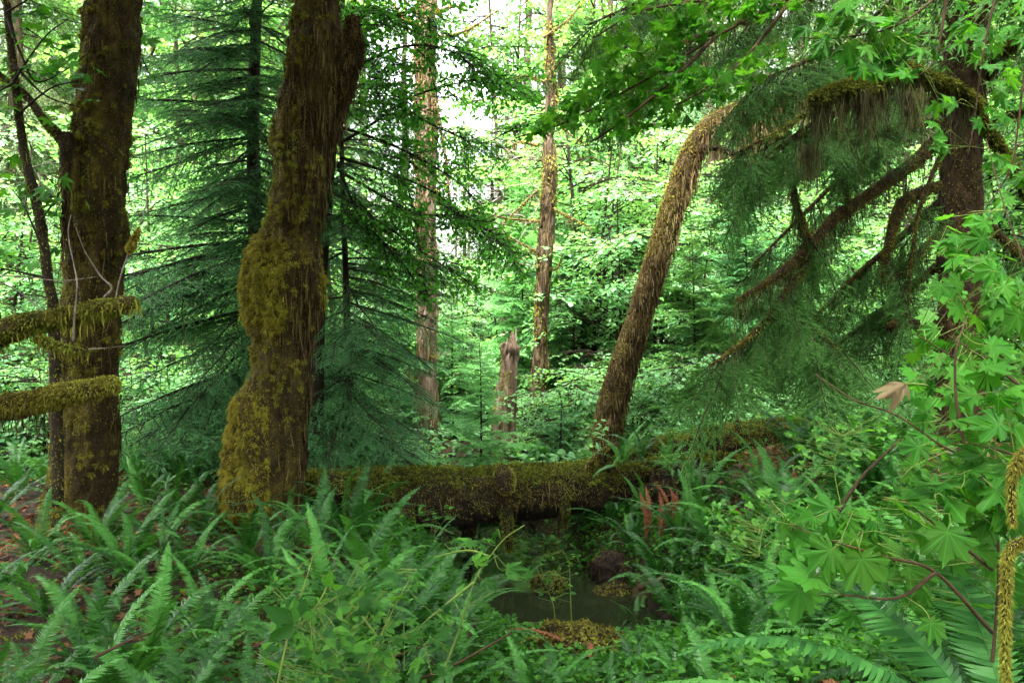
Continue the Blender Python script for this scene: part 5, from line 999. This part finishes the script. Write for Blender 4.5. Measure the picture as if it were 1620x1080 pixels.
herb('bright yellow-green plant with a pale single leaf at the lower left of centre', [[(430, 1130, 2.6), (455, 1010, 2.6), (480, 930, 2.6), (495, 880, 2.65)], [(455, 1010, 2.6), (500, 960, 2.6), (530, 900, 2.6)]],
     [([(430, 900), (530, 860), (560, 960), (440, 1000)], 2.5, 2.9, 30, .03, .065), ([(420, 1010), (560, 990), (560, 1085), (430, 1085)], 2.4, 2.8, 40, .03, .07)], 263, TRI, 'herb', heroes=[(450, 978, 2.5, .11, -.5, .4, .35)])
herb('slender plant with small leaves standing in the pool edge', [[(880, 1010, 5.4), (876, 960, 5.4), (868, 935, 5.4)], [(905, 1000, 5.6), (902, 930, 5.6), (900, 890, 5.6), (890, 870, 5.6)]], [([(850, 880), (910, 870), (915, 950), (850, 950)], 5.3, 5.7, 22, .03, .06)], 264, OVAL, 'herb', .003)
herb('small leafy plant growing against the dark face of the log', [[(680, 880, 8.1), (690, 830, 8.1), (686, 800, 8.1)], [(690, 840, 8.1), (705, 820, 8.1)]], [([(660, 795), (715, 800), (715, 830), (665, 830)], 8.0, 8.2, 26, .05, .08)], 265, OVAL, 'herb', .003)
herb('tangle of small bright leaves on the far bank of the pool', [[(850, 900, 9.4), (840, 860, 9.4), (830, 840, 9.4)], [(880, 900, 9.0), (890, 860, 9.0)]], [([(790, 850), (890, 840), (930, 890), (900, 930), (820, 900)], 8.7, 9.8, 200, .05, .10)], 266, OVAL, 'herb', .003)
herb('bright leafy plant poking through the ferns on the right bank', [[(1330, 800, 5.2), (1320, 740, 5.2), (1330, 690, 5.2)]], [([(1240, 660), (1400, 640), (1440, 720), (1250, 760)], 5.0, 6.2, 90, .035, .075)], 267, TRI, 'herb', .003)
herb('pale leafy plant low among the ferns left of the maple sapling', [[(1200, 880, 4.2), (1210, 830, 4.2), (1240, 800, 4.2)]], [([(1110, 800), (1260, 760), (1300, 860), (1140, 900)], 4.0, 5.2, 110, .03, .06)], 268, TRI, 'herb', .003)
herb('yellow-green sprig before the foot of the bent tree', [[(935, 740, 11), (932, 700, 11), (925, 680, 11)]], [([(915, 660), (960, 665), (960, 735), (915, 730)], 10.8, 11.3, 60, .06, .1)], 269, OVAL, 'maple_pale', .004)
# dead leaf caught on the slanting twig
t = thing('dead_leaf', 'curled tan dead leaf caught on the slanting twig', 'leaf', P(1408, 620, 1.9))
Vd, Td, Ad = LEAF5; Vd = Vd.copy(); Vd[:, 1] *= .55; Vd[:, 2] = -1.3 * np.abs(Vd[:, 1]) + .12 * np.sin(Vd[:, 0] * 9) - .25 * Vd[:, 0] ** 2; Vd[:, 0] *= .85
g = Geo(); g.inst((Vd, Td, Ad * 0), frames(np.array([[-.85, -.1, -.35]]), np.array([[.1, -.8, .6]])) * .095, P(1432, 606, 1.9)[None])
mdl = leaf_mat('tan_dead_leaf', [(.15, .11, .055), (.20, .15, .08)], (1, .85, .6), .3, .7, .2, gain=(1, 1, 1)); g.build('blade', mdl, t)
g = Geo(); g.add(*tube(crom(PP([(1430, 607, 1.9), (1450, 607, 1.9), (1468, 609, 1.9)]), 8), .0018, 4)); g.build('stalk', M['stem_green'], t)
# hanging mossy twigs at the right edge, close to the camera
for lab, rows, sc in (('mossy twig hanging at the right edge, upper of the two near clumps', [(1650, 700, 1.75), (1612, 725, 1.7), (1600, 770, 1.7), (1602, 830, 1.7)], 1), ('longer mossy twig hanging at the right edge down to the bottom', [(1640, 850, 1.6), (1598, 870, 1.6), (1592, 930, 1.6), (1590, 1000, 1.6), (1592, 1080, 1.6), (1600, 1160, 1.6)], 1.1)):
    t = thing('mossy_twig', lab, 'twig', P(*rows[0]))
    c, r = mossy_limb(t, PP(rows), [.008, .008, .007, .005], int(rows[0][1]), 'bark_dark', 'moss', 6000, 'wood', 0, (.01, .06), 'moss', n=30, hi=.02, w=.003)

# ------------------------------------------------------------------ ground cover and litter
def ground_pts(n, seed, x0, x1, y0, y1, clump_s=1.2, lo=-.3, hi=.2):
    r = np.random.RandomState(seed); x = r.uniform(x0, x1, n); y = y0 + (y1 - y0) * r.rand(n) ** 1.3; z = gh(x, y)
    k = (r.rand(n) < sstep(lo, hi, fbm(np.stack([x * clump_s, y * clump_s, x * 0 + seed], -1), 3))) & (z > WZ + .02); return np.stack([x, y, z], -1)[k]
def cover(name, label, pts, tpl, s0, s1, mat, lift, seed, flat=.4):
    r = np.random.RandomState(seed); n = len(pts); g = Geo(); d = r.normal(size=(n, 3)) * [1, 1, flat]; up = nrm(np.array([0, 0, 1.0]) + r.normal(size=(n, 3)) * flat)
    g.inst(tpl, frames(d, up) * r.uniform(s0, s1, n)[:, None, None], pts + np.array([0, 0, 1.0]) * (lift[0] + (lift[1] - lift[0]) * r.rand(n))[:, None])
    o = g.build(name, M[mat]); tag(o, label, 'ground cover', None, 'stuff'); return o
_lp = ground_pts(26000, 281, -7, 7, 2, 14, 1.5, -.6, .1); _lp = _lp[gully(_lp[:, 0], _lp[:, 1]) > 1.5]
cover('leaf_litter', 'brown fallen leaves scattered over the dark soil', _lp, LEAFS, .03, .09, 'litter', (.004, .03), 282, .35)
cover('ground_cover', 'small bright green herb leaves carpeting the low ground by the pool', np.concatenate([ground_pts(34000, 283, -.2, 3.2, 3.0, 7.5, 1.0, -.9, -.3), ground_pts(8000, 287, -2.4, .6, 3.0, 6.5, 1.2, -.2, .3), ground_pts(14000, 288, -6, 6, 5, 13, 1.0, -.2, .3)]), CLEAF, .025, .06, 'herb', (.02, .14), 284, .4)
_bk = ground_pts(26000, 292, -1.6, 2.2, 6.0, 11.0, 1.4, -1.2, -.5); _bd = gully(_bk[:, 0], _bk[:, 1]); _bk = _bk[(_bd > .55) & (_bd < 1.9)]
cover('ground_cover', 'dense small leaves hanging over the banks of the pool', _bk, CLEAF, .03, .075, 'herb', (.01, .12), 293, .5)
cover('ground_cover', 'pale low greenery covering the clearing floor beyond the logs', ground_pts(60000, 285, -14, 16, 11, 26, .5, -.6, .0), CLEAF, .06, .16, 'maple_far', (.03, .4), 286, .4)
tf = Geo(); p_ = ground_pts(16000, 289, -5, 5, 3, 11, 1.3, -.1, .25); r_ = np.random.RandomState(290)
p_ = np.repeat(p_, 4, 0) + r_.normal(size=(len(p_) * 4, 3)) * [.04, .04, .004]
tf.add(*blades(p_, np.array([0, 0, 1.0]) + r_.normal(size=p_.shape) * .6, .02 + .04 * r_.rand(len(p_)), .010, 291, r_.normal(size=p_.shape) * .6)); o = tf.build('ground_moss', M['moss_green']); tag(o, 'low green moss cushions over the soil and roots', 'moss', None, 'stuff')
# fallen sticks
rs = np.random.RandomState(300); stk = []
for i, (x0, y0, x1, y1, Y, r) in enumerate([(660, 1075, 810, 1000, 3.6, .008), (560, 1060, 700, 1010, 3.4, .006), (150, 1040, 240, 1000, 3.2, .007), (1300, 860, 1425, 695, 3.0, .009), (830, 985, 920, 990, 6.0, .012), (1010, 930, 1060, 905, 7.2, .03)]):
    o = Geo(); a, b = P(x0, y0, Y), P(x1, y1, Y + .15); cc = crom([a, (a + b) / 2 + rs.normal(size=3) * .02, b], 12); o.add(*tube(cc, np.linspace(r, r * .5, 12), 6, lambda V: r * .3 * fbm(V * 30, 2)))
    o = o.build('fallen_stick', M['twig_red' if i != 3 else 'moss_base'], None, True, loc=tuple(a)); tag(o, ['thin bare stick leaning toward the mossy stump mound', 'thin reddish stick across the bottom left of the herbs', 'short stick on the litter at the lower left', 'mossy stick leaning among the right bank ferns', 'dark wet stick at the near edge of the pool', 'broken red-brown wood lying on the right edge of the pool'][i], 'stick')
# the templates that were never placed are not part of the place
for o in list(C.objects):
    if o.parent is None and 'label' in o.keys() and o['label'] == '':
        for ch in list(o.children): bpy.data.objects.remove(ch)
        bpy.data.objects.remove(o)
